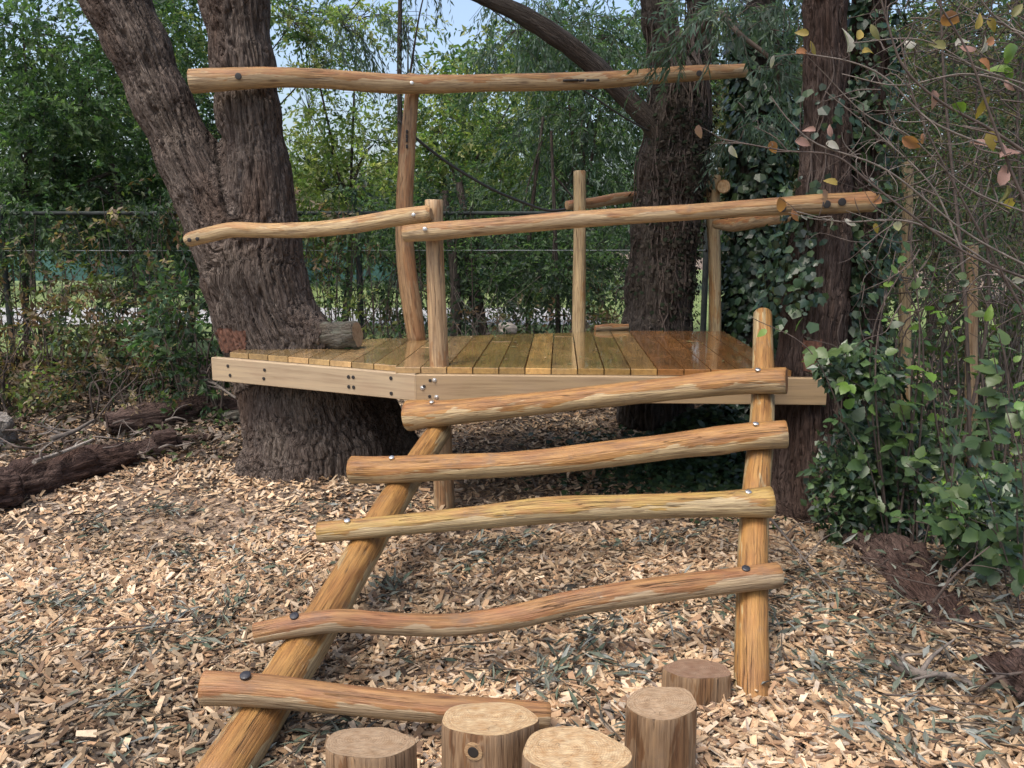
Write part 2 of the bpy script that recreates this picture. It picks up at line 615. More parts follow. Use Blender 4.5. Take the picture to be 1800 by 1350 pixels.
def end_mat(name, c1, c2, saw=0.5):
    m, nt, bs = new_mat(name)
    g = attr(nt, 'grain').outputs['Vector']
    sep = node(nt, 'ShaderNodeSeparateXYZ')
    nt.links.new(g, sep.inputs[0])
    wob = noise(nt, g, 14, 3)
    ox, oy = mth(nt, 'ADD', sep.outputs[1], 0.022), mth(nt, 'ADD', sep.outputs[2], -0.015)
    rr = mth(nt, 'SQRT', mth(nt, 'ADD', mth(nt, 'MULTIPLY', ox, ox), mth(nt, 'MULTIPLY', oy, oy)))
    rings = mth(nt, 'SINE', mth(nt, 'MULTIPLY_ADD', rr, 900.0, mth(nt, 'MULTIPLY', wob, 14.0)))
    sawn = noise(nt, scaled(nt, g, (20, 28, 210), (2, 2, 2)), 1, 4, 0.7)
    blot = noise(nt, g, 30, 4, 0.6)
    base = mix(nt, ramp(nt, blot, [(0.35, 0.0), (0.68, 1.0)]), c1, c2)
    base = mix(nt, 0.35, base, ramp(nt, mth(nt, 'MULTIPLY_ADD', rings, 0.5, 0.5), [(0.0, (0.62, 0.52, 0.42)), (0.6, (1.0, 1.0, 1.0)), (1.0, (1.1, 1.08, 1.04))]), 'MULTIPLY')
    ang_ = mth(nt, 'ARCTAN2', sep.outputs[1], sep.outputs[2])
    rad_ = mth(nt, 'ABSOLUTE', mth(nt, 'SINE', mth(nt, 'MULTIPLY_ADD', ang_, 1.5, mth(nt, 'MULTIPLY', noise(nt, g, 9, 2), 9.0))))
    rad_ = ramp(nt, rad_, [(0.0, 1.0), (0.045, 0.0)])
    base = mix(nt, mth(nt, 'MULTIPLY', rad_, 0.75), base, (0.07, 0.045, 0.03))
    base = mix(nt, saw, base, ramp(nt, sawn, [(0.3, (0.5, 0.42, 0.35)), (0.5, (1, 1, 1)), (0.7, (1.35, 1.32, 1.25))]), 'MULTIPLY')
    crack = noise(nt, scaled(nt, g, (5, 22, 60), (5, 1, 8)), 1, 5, 0.7)
    base = mix(nt, ramp(nt, crack, [(0.60, 0.0), (0.70, 0.7)]), base, (0.12, 0.08, 0.05))
    nt.links.new(base, bs.inputs['Base Color'])
    bs.inputs['Roughness'].default_value = 0.75
    bump(nt, bs, sawn, 0.7, 0.008)
    return m


def plank_mat(name, wet):
    m, nt, bs = new_mat(name)
    g = attr(nt, 'grain').outputs['Vector']
    oi = node(nt, 'ShaderNodeObjectInfo')
    off = node(nt, 'ShaderNodeVectorMath', operation='ADD')
    cmb = node(nt, 'ShaderNodeCombineXYZ')
    nt.links.new(mth(nt, 'MULTIPLY', oi.outputs['Random'], 31.0), cmb.inputs[0])
    nt.links.new(g, off.inputs[0])
    nt.links.new(cmb.outputs[0], off.inputs[1])
    g = off.outputs[0]
    streak = noise(nt, scaled(nt, g, (2.2, 46, 46)), 1, 6, 0.62, 0.3)
    blot = noise(nt, scaled(nt, g, (3.5, 6, 6)), 1, 4, 0.6)
    base = mix(nt, 0.8, oi.outputs['Color'], ramp(nt, streak, [(0.25, (0.5, 0.42, 0.36)), (0.5, (1, 1, 1)), (0.8, (1.3, 1.26, 1.15))]), 'MULTIPLY')
    base = mix(nt, mth(nt, 'MULTIPLY', ramp(nt, blot, [(0.45, 0.0), (0.7, 1.0)]), 0.5), base, (0.10, 0.075, 0.04) if wet else (0.30, 0.21, 0.13))
    nt.links.new(base, bs.inputs['Base Color'])
    if wet:
        nt.links.new(ramp(nt, noise(nt, scaled(nt, g, (5, 9, 9), (1, 7, 3)), 1, 3), [(0.35, 0.10), (0.7, 0.30)]), bs.inputs['Roughness'])
        bs.inputs['Specular IOR Level'].default_value = 0.6
        bs.inputs['Coat Weight'].default_value = 0.9
        bs.inputs['Coat Roughness'].default_value = 0.05
        bump(nt, bs, streak, 0.12, 0.004)
    else:
        bs.inputs['Roughness'].default_value = 0.62
        bump(nt, bs, streak, 0.3, 0.004)
    return m


def bark_mat(name, c_ridge, c_mid, c_dark, moss=None, scale=1.0):
    m, nt, bs = new_mat(name)
    g = attr(nt, 'grain').outputs['Vector']
    a = noise(nt, scaled(nt, g, (5.5 * scale, 55 * scale, 55 * scale)), 1, 6, 0.65, 0.4)
    b = noise(nt, scaled(nt, g, (3, 6, 6), (5, 3, 1)), 1, 4, 0.6)
    rid = noise(nt, scaled(nt, g, (4 * scale, 44 * scale, 44 * scale), (2, 8, 4)), 1, 2, 0.5, 0.8)
    rid = ramp(nt, mth(nt, 'ABSOLUTE', mth(nt, 'SUBTRACT', rid, 0.5)), [(0.0, 0.0), (0.10, 1.0)])
    fine = noise(nt, scaled(nt, g, (60, 160, 160)), 1, 4, 0.7)
    base = ramp(nt, a, [(0.30, c_dark), (0.48, c_mid), (0.70, c_ridge)])
    base = mix(nt, mth(nt, 'MULTIPLY', ramp(nt, b, [(0.4, 0.0), (0.7, 1.0)]), 0.5), base, c_mid)
    big = noise(nt, scaled(nt, g, (1.3, 3.2, 3.2), (2, 9, 4)), 1, 4, 0.6)
    base = mix(nt, 0.8, base, ramp(nt, big, [(0.35, (0.78, 0.66, 0.58)), (0.5, (1, 1, 1)), (0.66, (1.3, 1.34, 1.3))]), 'MULTIPLY')
    base = mix(nt, 0.6, base, ramp(nt, fine, [(0.3, 0.55), (0.7, 1.35)]), 'MULTIPLY')
    if moss:
        base = mix(nt, ramp(nt, noise(nt, scaled(nt, g, (7, 14, 14), (1, 1, 9)), 1, 5, 0.7), [(0.52, 0.0), (0.66, 0.7)]), base, moss)
    nt.links.new(base, bs.inputs['Base Color'])
    bs.inputs['Roughness'].default_value = 0.9
    bs.inputs['Specular IOR Level'].default_value = 0.2
    bump(nt, bs, mth(nt, 'ADD', mth(nt, 'ADD', a, mth(nt, 'MULTIPLY', rid, 0.7)), mth(nt, 'MULTIPLY', fine, 0.4)), 1.0, 0.016)
    return m


def leaf_mat(name, use_obj=False, rough=0.5, trans=0.35, spec=0.35, veins=False):
    m, nt, bs = new_mat(name)
    if use_obj:
        c = node(nt, 'ShaderNodeObjectInfo').outputs['Color']
        tc = node(nt, 'ShaderNodeTexCoord').outputs['Object']
        c = mix(nt, 0.7, c, ramp(nt, noise(nt, tc, 70, 4, 0.65), [(0.3, (0.55, 0.55, 0.5)), (0.55, (1, 1, 1)), (0.8, (1.3, 1.25, 1.1))]), 'MULTIPLY')
    else:
        c = attr(nt, 'col').outputs['Color']
    nt.links.new(c, bs.inputs['Base Color'])
    bs.inputs['Roughness'].default_value = rough
    bs.inputs['Specular IOR Level'].default_value = spec
    tr = node(nt, 'ShaderNodeBsdfTranslucent')
    nt.links.new(mix(nt, 0.85, c, (1.25, 1.5, 0.6), 'MULTIPLY'), tr.inputs['Color'])
    mx = node(nt, 'ShaderNodeMixShader')
    mx.inputs[0].default_value = trans
    nt.links.new(bs.outputs[0], mx.inputs[1])
    nt.links.new(tr.outputs[0], mx.inputs[2])
    nt.links.new(mx.outputs[0], nt.nodes['Material Output'].inputs['Surface'])
    return m


def plain(name, c, rough=0.6, metal=0.0, var=0.0, sc=20, bmp=0.0):
    m, nt, bs = new_mat(name)
    if var:
        tc = node(nt, 'ShaderNodeTexCoord').outputs['Object']
        f = noise(nt, tc, sc, 5, 0.65)
        nt.links.new(mix(nt, 1.0, c, ramp(nt, f, [(0.3, 1 - var), (0.7, 1 + var)]), 'MULTIPLY'), bs.inputs['Base Color'])
        if bmp:
            bump(nt, bs, f, 0.7, bmp)
    else:
        bs.inputs['Base Color'].default_value = (*c, 1)
    bs.inputs['Roughness'].default_value = rough
    bs.inputs['Metallic'].default_value = metal
    return m


def attr_mat(name, rough=0.8, sc=60):
    m, nt, bs = new_mat(name)
    c = attr(nt, 'col').outputs['Color']
    tc = node(nt, 'ShaderNodeTexCoord').outputs['Object']
    nt.links.new(mix(nt, 0.8, c, ramp(nt, noise(nt, tc, sc, 3, 0.6), [(0.3, 0.7), (0.7, 1.2)]), 'MULTIPLY'), bs.inputs['Base Color'])
    bs.inputs['Roughness'].default_value = rough
    bs.inputs['Specular IOR Level'].default_value = 0.25
    return m


M = {}
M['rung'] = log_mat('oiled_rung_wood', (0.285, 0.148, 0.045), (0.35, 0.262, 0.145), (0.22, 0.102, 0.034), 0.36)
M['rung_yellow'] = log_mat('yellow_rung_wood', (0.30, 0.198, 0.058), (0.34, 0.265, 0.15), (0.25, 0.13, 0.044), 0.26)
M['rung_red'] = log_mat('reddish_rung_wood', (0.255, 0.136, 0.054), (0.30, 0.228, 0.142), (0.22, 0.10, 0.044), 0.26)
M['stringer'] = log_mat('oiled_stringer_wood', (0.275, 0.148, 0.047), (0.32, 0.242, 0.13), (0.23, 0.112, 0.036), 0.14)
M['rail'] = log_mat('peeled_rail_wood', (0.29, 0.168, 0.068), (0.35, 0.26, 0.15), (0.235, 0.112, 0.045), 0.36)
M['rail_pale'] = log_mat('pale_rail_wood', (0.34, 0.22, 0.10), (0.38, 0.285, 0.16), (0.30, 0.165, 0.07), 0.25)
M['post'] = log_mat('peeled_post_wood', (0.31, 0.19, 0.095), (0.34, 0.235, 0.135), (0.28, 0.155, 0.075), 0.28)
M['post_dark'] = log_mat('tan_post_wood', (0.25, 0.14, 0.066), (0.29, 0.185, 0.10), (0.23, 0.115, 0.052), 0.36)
M['stump_side'] = log_mat('stump_side_wood', (0.17, 0.095, 0.045), (0.22, 0.145, 0.085), (0.135, 0.068, 0.032), 0.33, 0.6)
M['end'] = end_mat('sawn_end_grain', (0.368, 0.256, 0.136), (0.288, 0.168, 0.080), 0.4)
M['end_red'] = end_mat('red_end_grain', (0.320, 0.168, 0.072), (0.288, 0.120, 0.048), 0.4)
M['stump_pale'] = end_mat('pale_sawn_top', (0.520, 0.400, 0.240), (0.360, 0.210, 0.090), 0.9)
M['stump_grey'] = end_mat('weathered_sawn_top', (0.354, 0.260, 0.166), (0.250, 0.161, 0.088), 0.7)
M['stump_red'] = end_mat('red_brown_sawn_top', (0.192, 0.108, 0.064), (0.240, 0.160, 0.104), 0.8)
M['plank'] = plank_mat('wet_plank_wood', True)
M['fascia'] = plank_mat('sawn_fascia_wood', False)
M['bark'] = bark_mat('grey_brown_bark', (0.175, 0.143, 0.122), (0.096, 0.074, 0.061), (0.042, 0.031, 0.025))
M['bark_red'] = bark_mat('red_brown_bark', (0.125, 0.094, 0.08), (0.07, 0.048, 0.039), (0.03, 0.02, 0.017))
M['bark_dark'] = bark_mat('dark_bark', (0.10, 0.085, 0.072), (0.055, 0.045, 0.038), (0.026, 0.021, 0.018))
M['bark_log'] = bark_mat('rotting_log_bark', (0.125, 0.086, 0.072), (0.072, 0.046, 0.038), (0.033, 0.021, 0.018))
M['lichen'] = bark_mat('lichen_bark', (0.19, 0.18, 0.15), (0.11, 0.10, 0.082), (0.05, 0.043, 0.037), (0.15, 0.17, 0.13))
M['deadwood'] = bark_mat('silvered_deadwood', (0.42, 0.39, 0.35), (0.28, 0.25, 0.22), (0.14, 0.12, 0.10))
M['cutred'] = plain('fresh_cut_heartwood', (0.105, 0.045, 0.026), 0.8, 0, 0.6, 40, 0.006)
M['leaf'] = leaf_mat('thin_leaf', False, 0.5, 0.5)
M['ivy_mass'] = leaf_mat('ivy_leaf_mass', False, 0.38, 0.12, 0.5)
M['ivy'] = leaf_mat('ivy_leaf', True, 0.36, 0.12, 0.5)
M['dry'] = leaf_mat('withered_leaf', False, 0.9, 0.1, 0.05)
M['bramble'] = leaf_mat('bramble_leaf', True, 0.42, 0.3, 0.45)
M['autumn'] = leaf_mat('autumn_leaf', True, 0.5, 0.4, 0.35)
M['twig'] = plain('twig_bark', (0.07, 0.052, 0.042), 0.85, 0, 0.4, 30)
M['twig_grey'] = plain('grey_twig_bark', (0.125, 0.105, 0.088), 0.85, 0, 0.4, 30)
M['chip'] = attr_mat('wood_chip')
M['litter'] = attr_mat('leaf_litter')
M['hole'] = plain('dark_bolt_hole', (0.012, 0.010, 0.009), 0.6)
M['steel'] = plain('zinc_bolt', (0.62, 0.62, 0.60), 0.35, 1.0)
M['blackcap'] = plain('black_plastic_cap', (0.02, 0.02, 0.024), 0.4)
M['galv'] = plain('galvanised_steel', (0.045, 0.052, 0.05), 0.85, 0.0, 0.3)
M['galv'].node_tree.nodes['Principled BSDF'].inputs['Specular IOR Level'].default_value = 0.08
M['galv_pale'] = plain('pale_wire', (0.24, 0.26, 0.26), 0.7, 0.0)
M['cable'] = plain('black_rubber_cable', (0.012, 0.013, 0.012), 0.5)
M['rock'] = plain('pale_stone', (0.34, 0.30, 0.25), 0.9, 0, 0.4, 9, 0.01)
M['teal'] = plain('teal_windscreen', (0.05, 0.13, 0.12), 0.8, 0, 0.2, 3)
M['under'] = plain('joist_wood', (0.24, 0.15, 0.085), 0.8, 0, 0.3, 14)

# ground: soil and old chip mulch
gm, nt, bs = new_mat('mulch_ground')
tc = node(nt, 'ShaderNodeTexCoord').outputs['Object']
v1 = node(nt, 'ShaderNodeTexVoronoi')
v1.inputs['Scale'].default_value = 38
nt.links.new(scaled(nt, tc, (1, 1, 1)), v1.inputs['Vector'])
chipc = ramp(nt, v1.outputs['Color'], [(0.15, (0.10, 0.07, 0.05)), (0.5, (0.22, 0.155, 0.105)), (0.9, (0.36, 0.27, 0.19))])
soil = ramp(nt, noise(nt, tc, 9, 6, 0.7), [(0.3, (0.035, 0.026, 0.019)), (0.7, (0.12, 0.088, 0.062))])
nt.links.new(mix(nt, ramp(nt, noise(nt, tc, 1.1, 4, 0.6), [(0.42, 0.0), (0.60, 1.0)]), chipc, soil), bs.inputs['Base Color'])
bs.inputs['Roughness'].default_value = 0.95
bump(nt, bs, v1.outputs['Distance'], 0.8, 0.02)
M['ground'] = gm
gm, nt, bs = new_mat('lawn_grass')
tc = node(nt, 'ShaderNodeTexCoord').outputs['Object']
nt.links.new(ramp(nt, noise(nt, tc, 2.2, 6, 0.7), [(0.3, (0.075, 0.12, 0.03)), (0.7, (0.17, 0.21, 0.07))]), bs.inputs['Base Color'])
bs.inputs['Roughness'].default_value = 0.95
M['lawn'] = gm
M['pave'] = plain('pale_pavement', (0.30, 0.30, 0.29), 0.9, 0, 0.12, 4)


# ------------------------------------------------------------------ ground
def gz(x, y):
    x, y = np.asarray(x, float), np.asarray(y, float)
    P = np.stack([x * 0.9, y * 0.9, np.zeros_like(x)], -1)
    z = 0.05 * (vnoise(P, 5) - 0.5) + 0.025 * (vnoise(P * 3.1, 6) - 0.5)
    z = z + 0.10 * sstep(6.2, 8.2, y) * (0.6 + 0.8 * vnoise(P * 0.6, 8))                      # bank under the trees
    z = z + 0.16 * np.exp(-(((x - 1.95) / 0.45) ** 2 + ((y - 3.55) / 0.6) ** 2))               # heap by the right tree
    z = z + 0.22 * np.exp(-(((x - 4.6) / 1.1) ** 2 + ((y - 9.6) / 0.8) ** 2))                  # far heap of fresh chips
    return z * sstep(40, 20, np.abs(y))


nx, ny = 150, 190
gx = np.sign(np.linspace(-1, 1, nx)) * np.abs(np.linspace(-1, 1, nx)) ** 2.2 * 70
gy = -6 + (np.linspace(0, 1, ny) ** 2.2) * 100
GX, GY = np.meshgrid(gx, gy, indexing='ij')
GV = np.stack([GX, GY, gz(GX, GY)], -1).reshape(-1, 3)
i, j = np.meshgrid(np.arange(nx - 1), np.arange(ny - 1), indexing='ij')
k = (i * ny + j).ravel()
mb = MB()
mb.add(GV, np.stack([k, k + ny, k + ny + 1, k + 1], 1), 0, True)
tag(mb.build('ground', M['ground']), 'brown ground of soil and old mulch', kind='structure')


def sheet(name, x0, x1, y0, y1, z, mat, label):
    mb = MB()
    mb.add([(x0, y0, z), (x1, y0, z), (x1, y1, z), (x0, y1, z)], np.array([[0, 1, 2, 3]]), 0, False)
    return tag(mb.build(name, mat), label, kind='structure')


sheet('lawn', -22, 10, 9.6, 36, 0.26, M['lawn'], 'pale green grass beyond the wire fence')
sheet('pavement', -22, 1.4, 13.2, 16.4, 0.265, M['pave'], 'pale paved path seen through the fence')

# wood chips: nobody could count them
PAL = np.array([[0.56, 0.44, 0.31], [0.46, 0.34, 0.22], [0.37, 0.255, 0.16], [0.27, 0.175, 0.11], [0.60, 0.49, 0.37],
                [0.17, 0.115, 0.08], [0.085, 0.06, 0.045], [0.33, 0.285, 0.235], [0.46, 0.30, 0.18], [0.24, 0.20, 0.17]])
PW = np.array([0.19, 0.20, 0.17, 0.12, 0.10, 0.07, 0.03, 0.06, 0.05, 0.03])


def chips(n, y0, y1, smin, smax, thick, power=1.0):
    y = y0 + (y1 - y0) * R.random(n * 2) ** power
    x = (R.random(n * 2) - 0.5) * 2 * 6.0
    keep = np.abs(x) < 0.66 * y + 0.35
    x, y = x[keep][:n], y[keep][:n]
    dens = vnoise(np.stack([x * 1.6, y * 1.6, x * 0], -1), 21)
    far = sstep(6.0, 8.6, y + 1.2 * (vnoise(np.stack([x * 0.8, y * 0.8, x * 0 + 4], -1), 3) - 0.5))
    keep = (R.random(len(x)) > far * 0.93) & (R.random(len(x)) < 0.55 + 0.9 * dens)
    x, y, dens = x[keep], y[keep], dens[keep]
    n = len(x)
    L = smin + (smax - smin) * R.random(n) ** 1.8
    W = np.minimum(L * (0.14 + 0.46 * R.random(n) ** 1.2), 0.024)
    T = thick * (0.5 + R.random(n))
    yaw = R.random(n) * 2 * math.pi
    tilt = R.normal(0, 0.28, n)
    roll = R.normal(0, 0.35, n)
    d = np.stack([np.cos(yaw) * np.cos(tilt), np.sin(yaw) * np.cos(tilt), np.sin(tilt)], 1)
    s = np.stack([-np.sin(yaw) * np.cos(roll), np.cos(yaw) * np.cos(roll), np.sin(roll)], 1)
    u = norm(np.cross(d, s))
    c = np.stack([x, y, gz(x, y) + 0.004 + 0.016 * R.random(n) + np.abs(d[:, 2]) * L * 0.35], 1)
    colr = PAL[R.choice(len(PAL), n, p=PW / PW.sum())] * (0.75 + 0.5 * R.random((n, 1))) * np.array([0.93, 0.885, 0.82])
    old = sstep(0.50, 0.72, vnoise(np.stack([x * 1.1, y * 1.1, x * 0 + 9], -1), 14))[:, None]
    colr = colr * (1 - 0.65 * old * R.random((n, 1)) ** 0.7)
    return c, d, s, u, L, W, T, colr


mb = MB()
c, d, s, u, L, W, T, colr = chips(100000, 1.5, 4.4, 0.009, 0.076, 0.0045, 0.85)
n = len(c)
tp = 0.15 + 0.8 * R.random(n)
cor = []
for zz in (-1, 1):
    for a, b in ((-1, -1), (1, -1), (1, 1), (-1, 1)):
        k = tp if a > 0 else 1.0
        cor.append(c + d * (a * L / 2)[:, None] + s * (b * W / 2 * k)[:, None] + u * (zz * T / 2)[:, None])
V = np.stack(cor, 1).reshape(-1, 3)
b0 = (np.arange(n) * 8)[:, None]
F = np.vstack([b0 + np.array(q) for q in ([4, 5, 6, 7], [0, 1, 5, 4], [1, 2, 6, 5], [2, 3, 7, 6], [3, 0, 4, 7])])
mb.add(V, F, 0, False, col=np.repeat(colr, 8, 0))
c, d, s, u, L, W, T, colr = chips(110000, 4.2, 9.5, 0.02, 0.075, 0.006, 0.8)
n = len(c)
V = np.stack([c - d * L[:, None] / 2 - s * W[:, None] / 2, c + d * L[:, None] / 2 - s * W[:, None] * 0.35, c + d * L[:, None] / 2 + s * W[:, None] * 0.4, c - d * L[:, None] / 2 + s * W[:, None] / 2], 1).reshape(-1, 3)
mb.add(V, (np.arange(n) * 4)[:, None] + np.arange(4)[None], 0, False, col=np.repeat(colr, 4, 0))
tag(mb.build('wood_chips', M['chip']), 'tan wood chip mulch spread over the ground', 'wood chips', kind='stuff')

# ------------------------------------------------------------------ platform
ZD = 0.863
DC = np.array([-0.541, 4.865])                       # front corner of the deck
ANG = math.radians(3.2)
DV = np.array([math.sin(ANG), math.cos(ANG)])         # along the boards
DU = np.array([math.cos(ANG), -math.sin(ANG)])
LEFT = np.array([-1.935, 5.57])
plat = thing('wooden_platform', 'wet plank platform built between the trees with pole railings and pale fascia boards', 'platform', (0.3, 5.6, 0))


def uv(p):
    q = np.asarray(p)[:2] - DC
    return q @ DU, q @ DV


def front_v(u):
    if u >= 0:
        return 0.0
    lu, lv = uv(LEFT)
    return lv * u / lu


def back_v(u):
    pts = [uv((-2.6, 5.85)), uv((-1.115, 6.232)), uv((0.885, 6.80)), uv((2.2, 6.76))]
    return np.interp(u, [p[0] for p in pts], [p[1] for p in pts])


board_cols = [(0.250, 0.181, 0.075), (0.288, 0.206, 0.081), (0.213, 0.156, 0.069), (0.325, 0.225, 0.094), (0.237, 0.175, 0.081)]
red_cols = [(0.242, 0.127, 0.050), (0.209, 0.110, 0.044), (0.264, 0.154, 0.061)]
pale_cols = [(0.30, 0.235, 0.125), (0.27, 0.20, 0.10), (0.33, 0.25, 0.14)]
bw, gap = 0.1435, 0.0065
u = -1.33
bi = 0
while u < 2.02:
    u0, u1 = u, u + bw
    pieces = []
    f0, f1 = front_v(u0) - 0.012, front_v(u1) - 0.012
    if u0 < 0 < u1:
        f0 = min(f0, f1)
        f1 = f0
    k0, k1 = back_v(u0), back_v(u1)
    kb = max(k0, k1) if True else 0
    if k0 - f0 > 0.15:
        if bi in (11, 14, 19, 20, 8):
            cut = f1 + {11: 1.25, 14: 1.6, 19: 0.95, 20: 1.35, 8: 0.9}[bi]
            pieces = [(f0, f1, cut - 0.004, cut - 0.004), (cut, cut, k0, k1)]
        else:
            pieces = [(f0, f1, k0, k1)]
    for (a0, a1, c0, c1) in pieces:
        poly = [DC + DU * u0 + DV * a0, DC + DU * u1 + DV * a1, DC + DU * u1 + DV * c1, DC + DU * u0 + DV * c0]
        mb = MB()
        dz = random.uniform(-0.0015, 0.0015)
        prism(mb, poly, ZD - 0.034, ZD + dz, 0, lambda V: np.column_stack([(V[:, :2] - DC) @ DV, (V[:, :2] - DC) @ DU, V[:, 2]]), 0.003)
        o = mb.build('deck_board', M['plank'], plat)
        cl = random.choice(pale_cols if u < 0.15 else (red_cols if u > 1.45 or bi in (18, 19) else board_cols))
        kf = random.uniform(0.85, 1.15)
        kf = random.uniform(0.7, 1.2)
        kf *= 1.15 if u < 0.9 else 1.0
        o.color = (cl[0] * kf * 1.08, cl[1] * kf * 0.93, cl[2] * kf * 0.76, 1)
    u += bw + gap
    bi += 1

FH = 0.152
zf = ZD - 0.036 - FH / 2
fr0 = np.r_[DC - DU * 0.012 + DV * (-0.012 - 0.026), zf]
fr1 = np.r_[DC + DU * 2.30 + DV * (-0.038), zf]
mb = MB()
bar(mb, fr0, fr1, 0.05, FH, 0)
fas_front = mb.build('fascia_board', M['fascia'], plat)
fas_front.color = (0.285, 0.20, 0.108, 1)
fas_front['label'] = 'front fascia board running to the ivied tree'
ld = norm(LEFT - DC)
ln = np.array([ld[1], -ld[0]])
if ln[1] > 0:
    ln = -ln
mb = MB()
le0 = np.r_[DC + ln * 0.036 + ld * (-0.022), zf]
le1 = np.r_[LEFT + ln * 0.036, zf]
bar(mb, le1, le0, 0.05, FH, 0, gx=4.0)
fas_left = mb.build('fascia_board', M['fascia'], plat)
fas_left.color = (0.335, 0.255, 0.16, 1)
fas_left['label'] = 'paler fascia board passing in front of the forked tree'


def child(name, mb, mats, parent):
    """part or sub-part built in world coordinates"""
    o = bpy.data.objects.new(name, mb.mesh(name, mats))
    COL.objects.link(o)
    o.parent = parent
    off = Vector((0, 0, 0))
    p = parent
    while p is not None:
        off += p.location
        p = p.parent
    o.location = -off
    return o


def bolts_on(board, P0, dirv, nrm, spots, mat='hole', r=0.010, h=0.004):
    for a, dz in spots:
        mb = MB()
        c = P0 + np.r_[dirv * a, dz] + np.r_[nrm * 0.0255, 0]
        disc(mb, c, np.r_[nrm, 0], r, h, 12, 0)
        if mat == 'steel':
            disc(mb, c + np.r_[nrm, 0] * h, np.r_[nrm, 0], r * 0.55, 0.006, 6, 0)
        child('bolt', mb, M[mat], board)


fn = -DV
bolts_on(fas_front, fr0, DU, fn, [(0.055, 0.01), (0.09, 0.045), (0.085, -0.048)], 'hole', 0.009)
bolts_on(fas_front, fr0, DU, fn, [(0.115, 0.045), (0.125, -0.052), (0.045, 0.0)], 'steel', 0.0125)
l0 = le0
bolts_on(fas_left, l0, ld, ln, [(0.17, 0.045), (0.17, -0.045), (0.44, 0.03), (0.475, 0.03), (0.44, -0.03), (0.475, -0.03), (1.13, 0.025), (1.14, -0.03), (1.44, 0.03), (1.425, -0.03)], 'hole', 0.011)

# joists and inner beams below the boards
for v in (0.30, 0.9, 1.5):
    mb = MB()
    bar(mb, np.r_[DC + DU * (-0.35 - v * 0.4) + DV * v, ZD - 0.036 - 0.07], np.r_[DC + DU * 2.05 + DV * v, ZD - 0.036 - 0.07], 0.045, 0.13, 0)
    child('joist', mb, M['under'], plat)


def pole(name, parent, pts, mats, n=40, seg=20, lump=0.03, seed=0, ends=(0.1,), lf=5.0, mapper=None):
    """pts rows (px, py, Y, radius in px)"""
    P, r = [], []
    for px, py, Y, rp in pts:
        q = at(px, py, Y)
        fw = q[1] * CP - (q[2] - CAMH) * SP
        P.append(q)
        r.append(rp / FOC * fw)
    mb = MB()
    tube(mb, P, r, n, seg, lump, seed, 0, 1, 1.0, ends[0], lf)
    return child(name, mb, mats, parent), np.array(P), np.array(r)


def bolt(parent, px, py, Y, r, nrm=(0, -1, 0.0), mat='hole', h=0.006):
    mb = MB()
    c = at(px, py, Y)
    disc(mb, c, nrm, r, h, 14, 0, 0.001)
    if mat == 'steel':
        disc(mb, c + norm(np.array(nrm, float)) * h, nrm, r * 0.6, 0.006, 6, 0)
    return child('bolt', mb, M[mat], parent)


YP = 4.925
cp, _, _ = pole('post', plat, [(763, 351, YP, 16), (764, 430, YP, 15.5), (768, 540, YP, 16.5), (774, 690, YP, 17), (782, 905, YP, 18)], [M['post'], M['end']], 30, 18, 0.02, 1)
cp['label'] = 'short front corner post'
tp_, _, _ = pole('post', plat, [(728, 131, 6.2, 12.5), (722, 190, 6.2, 12.5), (716, 270, 6.2, 14), (712, 340, 6.2, 15), (711, 420, 6.2, 16), (717, 490, 6.2, 17), (726, 550, 6.2, 17), (733, 600, 6.2, 16)], [M['post_dark'], M['end']], 46, 18, 0.025, 2)
tp_['label'] = 'tall bowed post reaching the top beam'
bp_, _, _ = pole('post', plat, [(1019, 300, 6.76, 11), (1019, 400, 6.76, 11), (1018, 500, 6.76, 11.5), (1017, 592, 6.76, 12)], [M['rail_pale'], M['end']], 24, 8, 0.015, 3)
bp_['label'] = 'slim pale post at the rear edge'
# top beam
tb, P, r = pole('guard_rail', plat, [(334, 143, 5.66, 21), (420, 138, 5.70, 19), (480, 136, 5.76, 17.5), (560, 138, 5.86, 16.5), (640, 144, 5.97, 17), (725, 148, 6.07, 16.5), (850, 146, 6.25, 15), (1000, 143, 6.45, 15), (1100, 138, 6.60, 14), (1200, 130, 6.72, 13.5), (1310, 124, 6.86, 11.5)], [M['rail'], M['end']], 80, 20, 0.035, 4)
tb['label'] = 'long tapering top beam between the two trees'
bolt(tb, 419, 134, 5.70 - 0.075, 0.021)
bolt(tb, 1229, 129, 6.76 - 0.068, 0.022)
bolt(tb, 724, 146, 6.07 - 0.07, 0.012, (0, -1, 0), 'steel')
for px, w in ((1003, 14), (1022, 5), (1034, 4), (1045, 9)):
    mb = MB()
    c0, c1 = at(px - w, 141.5, 6.37), at(px + w, 141, 6.38)
    tube(mb, [c0, c1], [0.009, 0.009], 6, 8, 0.1, px, 0, None, 1.0, 0.5)
    child('knot', mb, M['hole'], tb)
for py in (232, 240, 247, 258):
    mb = MB()
    tube(mb, [at(715, py - 4, 6.135), at(715.5, py + 3, 6.135)], [0.008, 0.008], 5, 8, 0.1, py, 0, None, 1.0, 0.5)
    child('knot', mb, M['hole'], tp_)
# lower left rail
ll, P, r = pole('guard_rail', plat, [(329, 424, 5.50, 11), (338, 420, 5.48, 13), (370, 412, 5.45, 13.5), (410, 404, 5.40, 13.5), (470, 405, 5.32, 13), (540, 404, 5.22, 13.5), (620, 396, 5.09, 14.5), (690, 384, 4.96, 15), (740, 377, 4.86, 15), (758, 375, 4.84, 14.5)], [M['rail_pale'], M['end']], 60, 18, 0.03, 5, (0.35,))
ll['label'] = 'kinked pale rail from the forked tree to the corner post'
bolt(ll, 333, 422, 5.43, 0.013)
bolt(ll, 347, 420, 5.405, 0.012)
bolt(ll, 727, 378, 4.825, 0.011, (0, -1, 0), 'steel')
